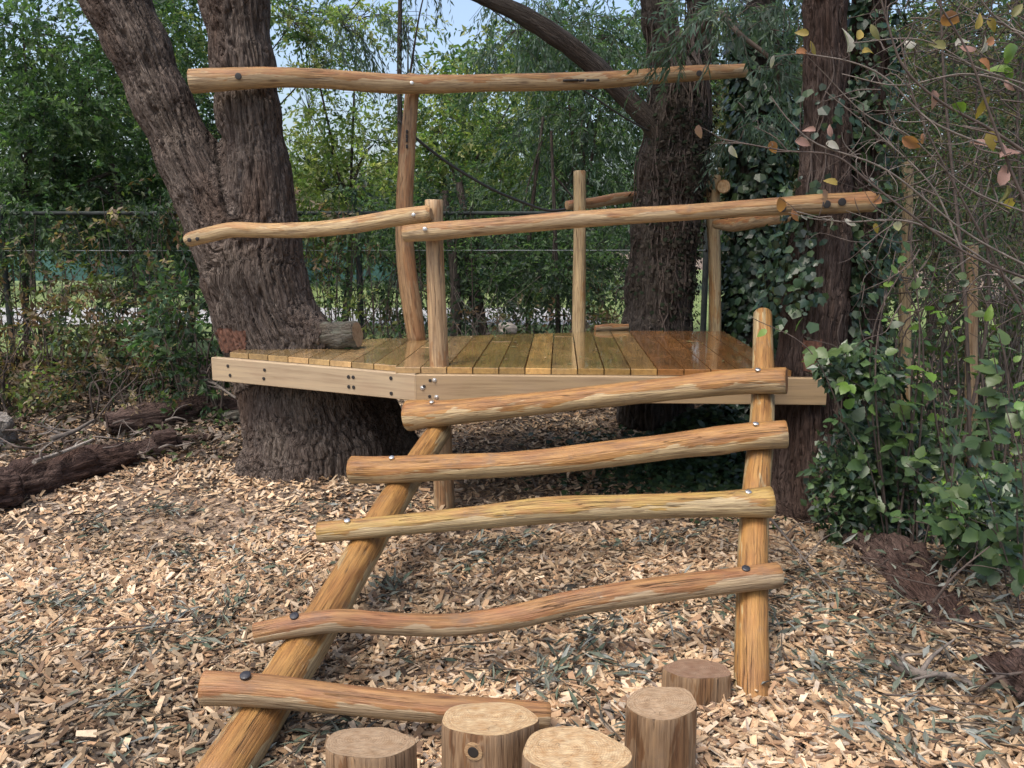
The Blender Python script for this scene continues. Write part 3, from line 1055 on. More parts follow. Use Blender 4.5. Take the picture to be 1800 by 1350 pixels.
# lower right rail
lr, P, r = pole('guard_rail', plat, [(709, 411, 4.82, 14), (760, 407, 4.80, 16), (830, 401, 4.78, 15), (920, 394, 4.76, 15), (1010, 386, 4.735, 15), (1100, 380, 4.71, 14.5), (1200, 374, 4.69, 14), (1300, 367, 4.67, 14.5), (1400, 361, 4.65, 16.5), (1480, 357, 4.63, 18), (1536, 354, 4.62, 18)], [M['rail'], M['end_red']], 70, 20, 0.03, 6)
lr['label'] = 'orange rail from the corner post to the ivied tree'
bolt(lr, 747, 403, 4.745, 0.012, (0, -1, 0), 'steel')
for px, py, Y in ((1375, 366, 4.598), (1453, 359, 4.578), (1480, 355, 4.572)):
    bolt(lr, px, py, Y, 0.021)
# rear rail
rr_, P, r = pole('guard_rail', plat, [(996, 361, 6.85, 8), (1040, 357, 6.95, 9), (1080, 350, 7.15, 10), (1120, 345, 7.35, 9), (1190, 340, 7.48, 9), (1258, 337, 7.32, 9)], [M['rung_red'], M['end']], 40, 14, 0.05, 7)
rr_['label'] = 'red-brown rear rail passing behind the trunk'

# ------------------------------------------------------------------ climbing ladder
lad = thing('climbing_ladder', 'low climbing ladder of peeled pole rungs on two sloping poles leading to the platform', 'ladder', (0.1, 3.4, 0))
SA, SB = atz(372, 1392, 0.02), at(772, 758, 4.80)
TA, TB = atz(1320, 1262, -0.05), at(1341, 553, 4.80)
mb = MB()
tube(mb, [SA, SA * .66 + SB * .34 + [0.01, 0, 0.0], SA * .33 + SB * .67 + [-0.01, 0, 0.0], SB], [0.078, 0.074, 0.072, 0.068], 50, 24, 0.03, 8, 0, 1)
o = child('side_pole', mb, [M['stringer'], M['end']], lad)
o['label'] = 'left sloping pole'
mb = MB()
tube(mb, [TA, TA * .66 + TB * .34 + [-0.012, 0, 0], TA * .33 + TB * .67 + [0.012, 0, 0], TB], [0.064, 0.061, 0.058, 0.052], 50, 24, 0.03, 9, 0, 1)
o = child('side_pole', mb, [M['stringer'], M['end']], lad)
o['label'] = 'right sloping pole rising past the deck edge'


def seat(A, B, rs, px, py, rp):
    """depth at which a rung seen at px,py rests on the pole A-B"""
    t = norm(B - A)
    s_ = np.cross(t, [0, 0, 1])
    nrm = norm(np.cross(s_, t))
    best = None
    for q in np.linspace(0, 1, 400):
        S = A + (B - A) * q
        fw = S[1] * CP - (S[2] - CAMH) * SP
        rr = rp / FOC * fw
        e = abs(proj(S + nrm * (rs + rr * 0.88))[1] - py)
        if best is None or e < best[0]:
            best = (e, (S + nrm * (rs + rr * 0.88))[1])
    return best[1]


RUNGS = [
    ('rung', [(716, 731, 27), (745, 728, 25), (800, 724, 22), (900, 714, 20.5), (1000, 703, 20), (1100, 692, 20.5), (1200, 681, 21), (1300, 671, 22.5), (1383, 669, 24)], (770, 726, 23), (1341, 670, 23), 'topmost rung against the deck edge'),
    ('rung', [(616, 826, 24), (690, 825, 24), (760, 822, 23), (900, 816, 22), (1000, 807, 23), (1100, 795, 23), (1200, 782, 23), (1262, 775, 26), (1310, 768, 24.5), (1383, 763, 25)], (700, 824, 24), (1337, 766, 25), 'second rung from the top'),
    ('rung_yellow', [(560, 936, 18.5), (640, 929, 18), (720, 921, 18.5), (850, 908, 21), (960, 897, 23.5), (1100, 891, 22), (1250, 887, 22.5), (1357, 882, 27)], (622, 930, 18), (1324, 885, 25), 'middle yellow rung'),
    ('rung_red', [(447, 1114, 19), (520, 1100, 20.5), (600, 1091, 20), (700, 1097, 19.5), (800, 1098, 20), (900, 1085, 21), (1000, 1062, 22), (1100, 1045, 22.5), (1200, 1031, 23), (1300, 1019, 22.5), (1369, 1011, 23)], (530, 1098, 20), (1320, 1017, 23), 'wavy fourth rung'),
]
for bi, (mt, pts, lx, rx, lab) in enumerate(RUNGS):
    y0 = seat(SA, SB, 0.072, *lx)
    y1 = seat(TA, TB, 0.058, *rx)
    rows = [(px, py, y0 + (y1 - y0) * (px - lx[0]) / (rx[0] - lx[0]), rp) for px, py, rp in pts]
    o, P, r = pole('rung', lad, rows, [M[mt], M['end_red' if bi == 0 else 'end']], 70, 22, 0.045, 10 + bi, (0.08,), 4.0)
    o['label'] = lab
    for (px, py, rp, yy) in ((lx[0] - 10, lx[1], lx[2], y0), (rx[0] - 12, rx[1], rx[2], y1)):
        c = at(px, py, yy)
        fw = c[1] * CP - (c[2] - CAMH) * SP
        rr = rp / FOC * fw
        nn = norm(np.array([0, -0.35, 0.94]))
        mb = MB()
        steel = bi < 3
        disc(mb, c + nn * rr * 0.93, nn, 0.013 if steel else 0.016, 0.010, 14, 0, 0.002)
        child('bolt', mb, M['steel' if steel else 'blackcap'], o)
y0 = seat(SA, SB, 0.074, 432, 1213, 29)
yr = atz(966, 1262, 0.07)[1]
rows = [(px, py, y0 + (yr - y0) * (px - 432) / (966 - 432), rp) for px, py, rp in [(356, 1210, 30), (400, 1211, 29), (480, 1216, 28), (600, 1229, 26), (750, 1244, 25), (880, 1252, 23), (966, 1258, 22)]]
o, P, r = pole('rung', lad, rows, [M['rung_red'], M['end']], 60, 22, 0.04, 15, (0.08,), 4.0)
o['label'] = 'lowest rung sloping down behind the stumps'
for px, py in ((434, 1192),):
    c = at(px, py, y0)
    mb = MB()
    disc(mb, c + np.array([0, -0.012, 0.012]), (0, -0.3, 0.95), 0.017, 0.010, 14, 0, 0.002)
    child('bolt', mb, M['blackcap'], o)

# ------------------------------------------------------------------ stepping stumps
def stump(px, py, Y, wpx, topmat, label, tilt, seed, hole=None, taper=1.03, group='stepping stumps'):
    c = at(px, py, Y)
    fw = Y * CP - (c[2] - CAMH) * SP
    rad = wpx / 2 / FOC * fw
    t = thing('tree_stump_step', label, 'stump', (c[0], c[1], 0), group)
    an = np.linspace(0, 2 * math.pi, 40, endpoint=False)
    prof = 1 + 0.10 * (vnoise(np.stack([np.cos(an) * 1.3 + seed, np.sin(an) * 1.3, an * 0], -1), seed) - 0.5) * 2
    prof += 0.03 * np.cos(5 * an + seed)
    zs = np.concatenate([np.linspace(-0.08, c[2] - 0.006, 12), [c[2]]])
    V, G = [], []
    for z in zs:
        k = (taper + (1 - taper) * (z + 0.08) / (c[2] + 0.08)) * (0.985 if z == zs[-1] else 1)
        w = 1 + 0.015 * (vnoise(np.stack([np.cos(an) * 3, np.sin(an) * 3, an * 0 + z * 8], -1), seed + 4) - 0.5)
        x, y = np.cos(an) * rad * prof * k * w, np.sin(an) * rad * prof * k * w
        f = max(0.0, (z - 0.0) / max(c[2], 0.05))
        zz = z + (x * tilt[0] + y * tilt[1]) * f
        V.append(np.column_stack([x, y, zz]))
        G.append(np.column_stack([np.full(40, z) + seed, x, y]))
    V, G = np.vstack(V), np.vstack(G)
    m = len(zs)
    i = np.arange(m - 1)[:, None] * 40
    j = np.arange(40)[None]
    F = np.stack([i + j, i + (j + 1) % 40, i + 40 + (j + 1) % 40, i + 40 + j], -1).reshape(-1, 4)
    mb = MB()
    mb.add(V, F, 0, True, grain=G, up=np.zeros(len(V)))
    o = bpy.data.objects.new('trunk_section', mb.mesh('trunk_section', M['stump_side']))
    COL.objects.link(o)
    o.parent = t
    top = V[-40:]
    ctr = top.mean(0)
    VV, GG, FF = [top], [G[-40:]], []
    for q, k in enumerate((0.75, 0.5, 0.25)):
        rgm = ctr + (top - ctr) * k
        rgm = rgm + np.column_stack([np.zeros((40, 2)), 0.003 * (vnoise(rgm * 60, seed) - 0.5)])
        VV.append(rgm)
        GG.append(np.column_stack([np.full(40, seed * 1.0), rgm[:, 0], rgm[:, 1]]))
    VV.append(ctr[None])
    GG.append(np.array([[seed, 0, 0]]))
    for q in range(3):
        FF.append(np.stack([q * 40 + np.arange(40), q * 40 + (np.arange(40) + 1) % 40, (q + 1) * 40 + (np.arange(40) + 1) % 40, (q + 1) * 40 + np.arange(40)], 1))
    ff3 = np.stack([120 + np.arange(40), 120 + (np.arange(40) + 1) % 40, np.full(40, 160)], 1)
    mb = MB()
    mb.add(np.vstack(VV) + [0, 0, 0.0006], FF + [ff3], 0, True, grain=np.vstack(GG), up=np.zeros(161))
    o2 = bpy.data.objects.new('sawn_top', mb.mesh('sawn_top', M[topmat]))
    COL.objects.link(o2)
    o2.parent = t
    if hole:
        h = at(hole[0], hole[1], Y - rad) - np.array([c[0], c[1], 0])
        d = np.array([h[0], h[1], 0])
        a0 = math.atan2(d[1], d[0]) % (2 * math.pi)
        rl = np.interp(a0, np.r_[an, 2 * math.pi], np.r_[prof, prof[0]]) * rad * 1.01
        d = norm(d)
        mb = MB()
        disc(mb, d * rl + [0, 0, h[2]], d, hole[2] * 1.7, 0.004, 20, 0)
        o3 = bpy.data.objects.new('knot', mb.mesh('knot', M['end']))
        COL.objects.link(o3)
        o3.parent = t
        mb = MB()
        disc(mb, d * (rl + 0.003) + [0, 0, h[2]], d, hole[2], 0.003, 20, 0)
        o4 = bpy.data.objects.new('bolt_hole', mb.mesh('bolt_hole', M['hole']))
        COL.objects.link(o4)
        o4.parent = t
    return t


stump(649, 1304, 2.10, 150, 'stump_grey', 'leftmost short sawn stump with a cracked grey-tan top', (-0.02, -0.22), 31)
stump(860, 1263, 2.16, 166, 'stump_pale', 'tall sawn stump with a black round bolt hole in its side', (0.0, -0.22), 32, (830, 1325, 0.015))
stump(1008, 1320, 1.97, 190, 'stump_pale', 'nearest stump with a pale yellow saw-marked top', (-0.02, -0.12), 33)
stump(1166, 1234, 2.36, 124, 'stump_grey', 'tall narrow stump with a brown tilted top beside the low dark one', (0.05, -0.06), 34)
stump(1228, 1175, 2.80, 116, 'stump_red', 'low dark red-brown stump against the right ladder pole', (0.0, -0.2), 35)


# ------------------------------------------------------------------ trees
def trunk_object(name, chains, mat, parent, h, freq, depth, seed, stretch=0.1, k=0.1, ngrain=99):
    V, Q, N, g = implicit_trunk(chains, h, k, ngrain)
    V = bark_relief(V, N, g, freq, depth, seed, stretch)
    mb = MB()
    mb.add(V, Q, 0, True, grain=g, up=np.zeros(len(V)))
    return child(name, mb, mat, parent), V, N, Q


def chain(Y, rows):
    """rows (px, py, radius m[, dY])"""
    return [(at(q[0], q[1], Y + (q[3] if len(q) > 3 else 0)), q[2]) for q in rows]


# leaves ------------------------------------------------------------
def leaf_quads(mb, P, D, Nn, L, W, colr, fold=0.12):
    S = norm(np.cross(D, Nn))
    U = np.cross(S, D)
    L, W = np.asarray(L)[:, None], np.asarray(W)[:, None]
    V = np.stack([P, P + D * L * 0.45 + S * W / 2 + U * W * fold, P + D * L, P + D * L * 0.45 - S * W / 2 + U * W * fold], 1).reshape(-1, 3)
    n = len(P)
    mb.add(V, (np.arange(n) * 4)[:, None] + np.arange(4)[None], 0, False, col=np.repeat(np.asarray(colr), 4, 0))


def rdir(n):
    v = R.normal(size=(n, 3))
    return norm(v)


def pick(pal, n, var=0.3):
    pal = np.asarray(pal, float)
    return pal[R.integers(0, len(pal), n)] * (1 - var + 2 * var * R.random((n, 1)))


G_MID = [(0.067, 0.122, 0.056), (0.088, 0.150, 0.064), (0.052, 0.096, 0.056), (0.115, 0.171, 0.080)]
G_DARK = [(0.030, 0.053, 0.035), (0.043, 0.071, 0.042), (0.052, 0.080, 0.054)]
G_LIGHT = [(0.165, 0.220, 0.071), (0.216, 0.255, 0.087), (0.127, 0.186, 0.071), (0.266, 0.278, 0.116)]
G_WILLOW = [(0.085, 0.133, 0.107), (0.070, 0.113, 0.091), (0.120, 0.163, 0.137), (0.061, 0.102, 0.069)]
G_DRY = [(0.26, 0.21, 0.15), (0.16, 0.10, 0.06), (0.11, 0.075, 0.05), (0.20, 0.14, 0.085), (0.08, 0.10, 0.04), (0.10, 0.13, 0.05)]
G_OLIVE = [(0.10, 0.105, 0.055), (0.13, 0.125, 0.07), (0.08, 0.095, 0.05), (0.15, 0.12, 0.075)]


def sprays(mb, C, rad, nsp, per, pal, LL, droop=0.5, slen=0.5, wr=0.3, var=0.3):
    """leafy sprigs spread through an uneven ellipsoid; returns twig polylines"""
    n = nsp
    K = max(3, n // 10)
    cd = rdir(K)
    lob = 0.65 + 0.7 * vnoise(cd * 2.2 + np.asarray(C) * 1.7, 17)
    cc = cd * np.asarray(rad) * ((R.random(K) ** 0.45) * lob)[:, None]
    ci = R.integers(0, K, n)
    rel = cc[ci] + R.normal(0, 0.15, (n, 3)) * np.asarray(rad)
    d = norm(rel / np.asarray(rad) + 1e-6)
    base = np.asarray(C) + rel
    tone = (0.75 + 0.5 * R.random(K))[ci]
    dirv = norm(d * [1, 1, 0.5] + rdir(n) * 0.7 + np.array([0, 0, -droop]))
    sl = slen * (0.5 + R.random(n))
    t = (np.arange(per) + R.random((n, per))) / per
    P = base[:, None, :] + dirv[:, None, :] * (sl[:, None] * t)[..., None] + np.array([0, 0, -1.0]) * (droop * 0.35 * (sl[:, None] * t) ** 2)[..., None]
    P = P.reshape(-1, 3)
    m = len(P)
    DD = np.repeat(dirv, per, 0)
    D = norm(DD * 0.8 + rdir(m) * 0.9 + np.array([0, 0, -droop * 0.7]))
    Nn = norm(rdir(m) + np.array([0, 0, 0.9]))
    L = LL * (0.6 + 0.8 * R.random(m))
    colr = np.repeat(pick(pal, n, var) * tone[:, None], per, 0) * (0.8 + 0.4 * R.random((m, 1)))
    leaf_quads(mb, P, D, Nn, L, L * wr * (0.8 + 0.5 * R.random(m)), colr)
    return base, dirv, sl


def bg_tree(name, label, px, Y, h, r0, lean, crowns, pal, leaf, per=16, mat='bark_dark', group=None, wr=0.42, droop=0.25, base=None, var=0.3, slen=0.42):
    """trunk with limbs into several crown masses; crowns rows (px, py, dY, rx, ry, rz, sprigs)"""
    b = base if base is not None else np.array([(px - 900) / FOC * Y, Y, 0.0])
    b = np.array([b[0], b[1], float(gz(b[0], b[1])) - 0.05])
    t = thing(name, label, 'tree', b, group)
    mb = MB()
    top = b + np.array([lean[0], lean[1], h])
    mid = b * 0.5 + top * 0.5 + np.array([random.uniform(-.12, .12), 0, 0])
    tube(mb, [b, mid, top], [r0, r0 * 0.8, r0 * 0.45], 30, 12, 0.10, random.randint(1, 90), 0, None, 1.0, 0.0, 7.0)
    child('trunk', mb, M[mat], t)
    mb, tw = MB(), MB()
    for (cx, cy, dY, rx, ry, rz, ns) in crowns:
        C = at(cx, cy, Y + dY)
        bs_, dv, sl = sprays(mb, C, (rx, ry, rz), int(ns * (1.9 if Y < 16 else 1.4)), per, pal, leaf, droop, slen, wr, var)
        fr = b + (top - b) * random.uniform(0.5, 0.95)
        tube(tw, [fr, fr * 0.5 + C * 0.5 + np.array([0, 0, 0.15]), C], [r0 * 0.42, r0 * 0.26, r0 * 0.1], 14, 7, 0.1, 3, 0, None, 1, 0)
        for q in R.choice(len(bs_), min(len(bs_), 26), False):
            e = bs_[q]
            s0 = C + (e - C) * 0.1
            tube(tw, [s0, (s0 + e) / 2 + R.normal(0, 0.06, 3), e, e + dv[q] * sl[q]], [r0 * 0.09, r0 * 0.07, r0 * 0.05, 0.002], 8, 4, 0, 0, 0, None, 1, 0)
    child('crown', mb, M['leaf'], t)
    child('limb', tw, M[mat], t)
    return t


# --- forked tree on the left
YT = 6.0
lt = thing('forked_tree', 'thick grey-brown tree on the left forking into two trunks above the platform', 'tree', atz(575, 812, 0.0))
main = chain(YT, [(590, 900, 0.56), (577, 820, 0.54), (560, 760, 0.50), (543, 700, 0.47), (500, 630, 0.37), (466, 560, 0.335), (446, 490, 0.325), (436, 430, 0.28), (424, 370, 0.20), (412, 330, 0.12)])
rs = chain(YT, [(452, 480, 0.285), (455, 410, 0.255), (452, 340, 0.222), (449, 290, 0.208), (436, 200, 0.198), (428, 120, 0.196), (413, 0, 0.204), (404, -70, 0.20)])
ls = chain(YT, [(430, 470, 0.285), (398, 410, 0.25), (363, 345, 0.212), (330, 280, 0.192), (284, 180, 0.183), (242, 80, 0.187), (204, 0, 0.193), (167, -75, 0.19)])
roots = [chain(YT, [(500, 790, 0.24, -0.18), (470, 840, 0.20, -0.25), (452, 870, 0.15, -0.28)]),
         chain(YT, [(540, 800, 0.27, -0.28), (530, 850, 0.22, -0.36), (520, 890, 0.16, -0.38)]),
         chain(YT, [(620, 790, 0.26, -0.22), (640, 850, 0.22, -0.25), (650, 890, 0.16, -0.25)]),
         chain(YT, [(480, 590, 0.25), (530, 592, 0.15, -0.14), (566, 592, 0.10, -0.26)]),
         chain(YT, [(650, 740, 0.25, 0.1), (685, 800, 0.22, 0.1), (700, 840, 0.16, 0.1)])]
def patch_from(V, Q, N, box, off, mat, parent, label):
    """a raw cut: the bark surface inside a small world box (x0, x1, z0, z1), facing the viewer, laid bare"""
    c = V[Q].mean(1)
    n = N[Q].mean(1)
    e = 0.03 * (vnoise(c * 25, 3) - 0.5)
    m = (c[:, 0] > box[0] + e) & (c[:, 0] < box[1] + e) & (c[:, 2] > box[2] + e) & (c[:, 2] < box[3] + e) & (n[:, 1] < 0.15)
    q = Q[m]
    idx, inv = np.unique(q, return_inverse=True)
    mb = MB()
    mb.add(V[idx] + N[idx] * off, inv.reshape(q.shape), 0, True)
    o = child('cut_notch', mb, mat, parent)
    o['label'] = label


_, LTV, LTN, LTQ = trunk_object('trunk', [main, rs, ls] + roots, M['bark'], lt, 0.011, 27, 0.027, 41, 0.075, 0.10, 3)
RTOP = [at(404, -70, YT), at(395, -200, YT), at(375, -380, YT), at(350, -560, YT)]
LTOP = [at(167, -75, YT), at(110, -180, YT), at(40, -310, YT), at(-40, -450, YT)]
for pts_ in (RTOP, LTOP):
    mb = MB()
    tube(mb, [pts_[0] * 1.03 - pts_[1] * 0.03] + pts_, [0.192, 0.19, 0.17, 0.14, 0.10], 60, 28, 0.12, 3, 0, None, 1, 0, 8)
    child('stem', mb, M['bark'], lt)
mb = MB()
tube(mb, [at(535, 592, 5.86), at(575, 591, 5.74), at(629, 588, 5.68)], [0.13, 0.095, 0.088], 30, 24, 0.2, 3, 0, 1, 1.0, 0.08, 12)
o = child('cut_limb', mb, [M['lichen'], M['stump_grey']], lt)
o['label'] = 'sawn-off limb stub with grey-green lichen'
pa, pb = at(396, 612, 5.9), at(438, 578, 5.75)
patch_from(LTV, LTQ, LTN, (pa[0], pb[0], pa[2], pb[2]), 0.006, M['cutred'], lt, 'raw orange-brown notch cut in the bark')
mb, tw = MB(), MB()
for (C, rad, ns) in ((np.array([-3.4, 6.2, 5.6]), (1.5, 1.5, 0.9), 160), (np.array([-1.9, 6.4, 6.0]), (1.4, 1.6, 0.9), 160), (np.array([-5.0, 5.8, 4.9]), (1.1, 1.2, 0.7), 90)):
    bs_, dv, sl = sprays(mb, C, rad, ns, 18, G_WILLOW, 0.085, 0.9, 0.7, 0.2)
    st = RTOP[-1] if C[0] > -2.5 else LTOP[-1]
    for q in R.choice(len(bs_), 14, False):
        tube(tw, [st, st * 0.4 + bs_[q] * 0.6, bs_[q] + dv[q] * sl[q]], [0.04, 0.02, 0.004], 10, 5, 0, 0, 0, None, 1, 0)
child('crown', mb, M['leaf'], lt)
child('limb', tw, M['bark_dark'], lt)

# --- vine-covered tree behind the platform
YM = 7.15
mt_ = thing('vine_covered_tree', 'dark trunk behind the platform wrapped in dry vine stems, with a limb arching left', 'tree', (1.22, YM, 0))
mmain = chain(YM, [(1152, 730, 0.33), (1153, 590, 0.285), (1158, 500, 0.268), (1168, 400, 0.262), (1180, 300, 0.262), (1190, 220, 0.235), (1196, 150, 0.20)])
mup = chain(YM, [(1192, 190, 0.19), (1172, 110, 0.135), (1158, 40, 0.12), (1146, -40, 0.115), (1140, -100, 0.10)])
mup2 = chain(YM, [(1200, 180, 0.18, 0.05), (1222, 90, 0.12, 0.1), (1235, -20, 0.10, 0.1), (1240, -100, 0.09, 0.1)])
_, MTV, MTN, _q = trunk_object('trunk', [mmain, mup, mup2], M['bark_dark'], mt_, 0.0125, 25, 0.026, 51, 0.09, 0.09)
mb = MB()
tube(mb, [at(p[0], p[1], YM - 0.1 - 0.0 * i) for i, p in enumerate([(1172, 250), (1135, 205), (1085, 155), (1040, 112), (985, 68), (925, 30), (860, 0), (780, -35), (690, -60)])], [0.10, 0.085, 0.078, 0.08, 0.078, 0.072, 0.062, 0.05, 0.035], 60, 16, 0.12, 5, 0, None, 1, 0, 8)
child('limb', mb, M['bark_dark'], mt_)

# --- ivied tree at the right end of the deck
YR = 4.92
rt = thing('twin_stem_tree', 'red-brown twin-stemmed tree at the right end of the deck, right side clothed in ivy', 'tree', (1.72, YR, 0))
ra = chain(YR, [(1425, 1020, 0.32, -0.25), (1425, 940, 0.27, -0.15), (1420, 850, 0.215, -0.05), (1418, 740, 0.19), (1425, 640, 0.19), (1432, 540, 0.185), (1440, 440, 0.175), (1447, 340, 0.15), (1450, 240, 0.128), (1450, 120, 0.115), (1448, 0, 0.115), (1446, -150, 0.11), (1440, -420, 0.09)])
rb = chain(YR + 0.1, [(1530, 1010, 0.29, -0.2), (1515, 920, 0.23, -0.1), (1500, 820, 0.19), (1495, 700, 0.165), (1498, 600, 0.14), (1505, 480, 0.115), (1514, 360, 0.105), (1521, 240, 0.10), (1527, 120, 0.10), (1531, 0, 0.10), (1530, -200, 0.10), (1540, -420, 0.08)])
rts = [chain(YR, [(1410, 900, 0.16, -0.1), (1395, 960, 0.13, -0.2), (1385, 1000, 0.09, -0.3)])]
_, RTV, RTN, RTQ = trunk_object('trunk', [ra, rb] + rts, M['bark_red'], rt, 0.0115, 27, 0.022, 61, 0.07, 0.035)
pa, pb = at(1412, 652, 4.75), at(1442, 598, 4.75)
patch_from(RTV, RTQ, RTN, (pa[0], pb[0], pa[2], pb[2]), 0.006, M['cutred'], rt, 'raw red-brown notch cut above the fascia board')

def shade_crown(t, start, spots, pal, leaf=0.08, wr=0.25):  # unseen crowns above the view, added to dim the light on the ground
    mb, tw = MB(), MB()
    for C, rad, ns in spots:
        bs_, dv, sl = sprays(mb, np.array(C), rad, ns, 18, pal, leaf, 0.7, 0.6, wr)
        for q in R.choice(len(bs_), 12, False):
            tube(tw, [start, np.array(start) * 0.4 + bs_[q] * 0.6, bs_[q] + dv[q] * sl[q]], [0.045, 0.02, 0.004], 10, 5, 0, 0, 0, None, 1, 0)
    child('crown', mb, M['leaf'], t)
    child('crown_limbs', tw, M['bark_dark'], t)


shade_crown(rt, ra[-1][0], [((1.6, 4.4, 5.3), (1.5, 1.5, 0.7), 170), ((0.2, 3.4, 5.6), (1.4, 1.2, 0.6), 120), ((2.6, 3.2, 5.0), (1.2, 1.2, 0.6), 110)], G_MID)
shade_crown(mt_, mup[-1][0], [((0.9, 6.6, 5.6), (1.6, 1.4, 0.7), 180), ((-0.4, 5.4, 5.9), (1.3, 1.2, 0.6), 110), ((2.4, 6.4, 5.4), (1.2, 1.2, 0.7), 120)], G_WILLOW)

# --- slim tree wholly hidden in ivy
YI = 7.5
it = thing('ivy_clad_tree', 'slim tree beside the deck corner hidden under dark ivy', 'tree', (2.1, YI, 0))
ia = chain(YI, [(1318, 790, 0.30), (1318, 700, 0.25), (1320, 600, 0.22), (1326, 480, 0.19), (1332, 360, 0.17), (1336, 240, 0.155), (1336, 100, 0.14), (1340, -60, 0.12), (1345, -200, 0.09)])
_, ITV, ITN, _q = trunk_object('trunk', [ia], M['bark_dark'], it, 0.016, 22, 0.018, 71)


# ------------------------------------------------------------------ ivy
def ivy_leaf_mesh(name, size, mat, kind=0):
    lob = [(0.0, 0.0), (0.22, -0.12), (0.46, 0.06), (0.40, 0.30), (0.62, 0.52), (0.30, 0.58), (0.0, 1.05), (-0.30, 0.58), (-0.62, 0.52), (-0.40, 0.30), (-0.46, 0.06), (-0.22, -0.12)]
    if kind == 1:
        lob = [(0.0, 0.0), (0.26, -0.05), (0.44, 0.18), (0.44, 0.45), (0.26, 0.75), (0.0, 1.02), (-0.26, 0.75), (-0.44, 0.45), (-0.44, 0.18), (-0.26, -0.05)]
    V = [(x * size, y * size, -0.16 * size * abs(x) * 1.3 - 0.10 * size * y * y) for x, y in lob]
    V.append((0, 0.4 * size, 0.02 * size))
    n = len(lob)
    F = np.array([[i, (i + 1) % n, n] for i in range(n)])
    mb = MB()
    mb.add(V, F, 0, True)
    return mb.mesh(name, mat)


def orient(o, P, D, Nn, s=1.0):
    from mathutils import Matrix
    D = Vector(D).normalized()
    Nn = Vector(Nn)
    X = D.cross(Nn).normalized()
    Z = X.cross(D)
    m = Matrix((X, D, Z)).transposed().to_4x4()
    o.matrix_basis = Matrix.Translation(Vector(P)) @ m @ Matrix.Scale(s, 4)


def leaf_parts(parent, meshes, P, D, Nn, S, cols, name='leaf'):
    off = np.array(parent.location)
    for i in range(len(P)):
        o = bpy.data.objects.new(name, meshes[i % len(meshes)])
        COL.objects.link(o)
        o.parent = parent
        orient(o, P[i] - off, D[i], Nn[i], S[i])
        o.color = (*cols[i], 1)


IVY = [ivy_leaf_mesh('ivy_leaf_a', 1.0, M['ivy'], 0), ivy_leaf_mesh('ivy_leaf_b', 1.0, M['ivy'], 0), ivy_leaf_mesh('ivy_leaf_c', 1.0, M['ivy'], 1)]
IVY_PAL = [(0.022, 0.048, 0.022), (0.030, 0.062, 0.026), (0.016, 0.036, 0.019), (0.045, 0.078, 0.028), (0.020, 0.046, 0.027), (0.028, 0.050, 0.020)]
LOBES = np.array([(0.0, 0.0), (0.42, 0.0), (0.58, 0.5), (0.0, 1.0), (-0.58, 0.5), (-0.42, 0.0)])


def ivy_mass(mb, P, D, Nn, S, colr):
    X = norm(np.cross(D, Nn))
    Z = np.cross(X, D)
    V = np.stack([P + X * (S * a)[:, None] + D * (S * b)[:, None] - Z * (S * 0.2 * abs(a))[:, None] for a, b in LOBES], 1).reshape(-1, 3)
    n = len(P)
    k = (np.arange(n) * 6)[:, None]
    mb.add(V, np.vstack([k + np.array([0, 1, 2, 3]), k + np.array([0, 3, 4, 5])]), 0, False, col=np.repeat(colr, 6, 0))


def ivy_on(t, V, N, w, n, nparts, thick, size, stems, seed, zmax=9, pal=IVY_PAL, mass='ivy_mass'):
    """leaves standing off a trunk surface where the weight w says ivy grows"""
    p = w / w.sum()
    k = R.choice(len(V), n, p=p)
    off = thick[k] * R.random(n) ** 0.7
    P = V[k] + N[k] * (0.012 + off)[:, None] + R.normal(0, 0.012, (n, 3))
    D = norm(np.array([0, 0, -1.0]) + N[k] * 0.35 + rdir(n) * 0.65)
    Nn = norm(N[k] + rdir(n) * 0.45 + np.array([0, 0, 0.35]))
    S = size * (0.35 + 0.95 * R.random(n) ** 1.3)
    colr = pick(pal, n, 0.4)
    vis = -N[k][:, 1] * 1.0 + off * 6 + R.random(n) * 0.5 - (P[:, 2] > 2.6) * 3
    order = np.argsort(-vis)
    a, b = order[:nparts], order[nparts:]
    leaf_parts(t, IVY, P[a], D[a], Nn[a], S[a], colr[a])
    mb = MB()
    ivy_mass(mb, P[b], D[b], Nn[b], S[b], colr[b])
    o = child('leaf_mass', mb, M[mass], t)
    o['kind'] = 'stuff'
    mb = MB()
    kk = R.choice(len(V), stems, p=p)
    for q in kk:
        pos = V[q].copy()
        pts = [pos + N[q] * 0.015]
        for s_ in range(7):
            nb = pos + np.array([random.uniform(-.05, .05), random.uniform(-.02, .02), 0.12])
            j = np.argmin(((V - nb) ** 2).sum(1)[::1])
            pos = V[j]
            pts.append(V[j] + N[j] * 0.014)
        tube(mb, pts, np.linspace(0.007, 0.004, len(pts)), 18, 5, 0.1, int(q) % 50, 0, None, 1, 0)
    child('stem', mb, M['twig'], t)


iv1 = thing('climbing_ivy', 'dark glossy ivy smothering the slim tree by the deck corner', 'ivy', (2.1, YI - 0.2, 0))
zz = ITV[:, 2]
w = sstep(0.0, 0.2, zz) * (0.4 + vnoise(ITV * 2.5, 81)) * (1 - 0.75 * sstep(3.0, 3.4, zz))
bare = np.exp(-(((ITV[:, 0] - at(1335, 480, YI)[0]) / 0.09) ** 2 + ((zz - 1.05) / 0.35) ** 2)) * (ITN[:, 1] < 0)
w = w * (1 - 0.9 * bare)
ivy_on(iv1, ITV, ITN, w, 5200, 290, 0.03 + 0.20 * vnoise(ITV * 3, 82) * (1 - 0.6 * np.exp(-((ITV[:, 2] - 1.85) / 0.3) ** 2)), 0.07, 26, 1)

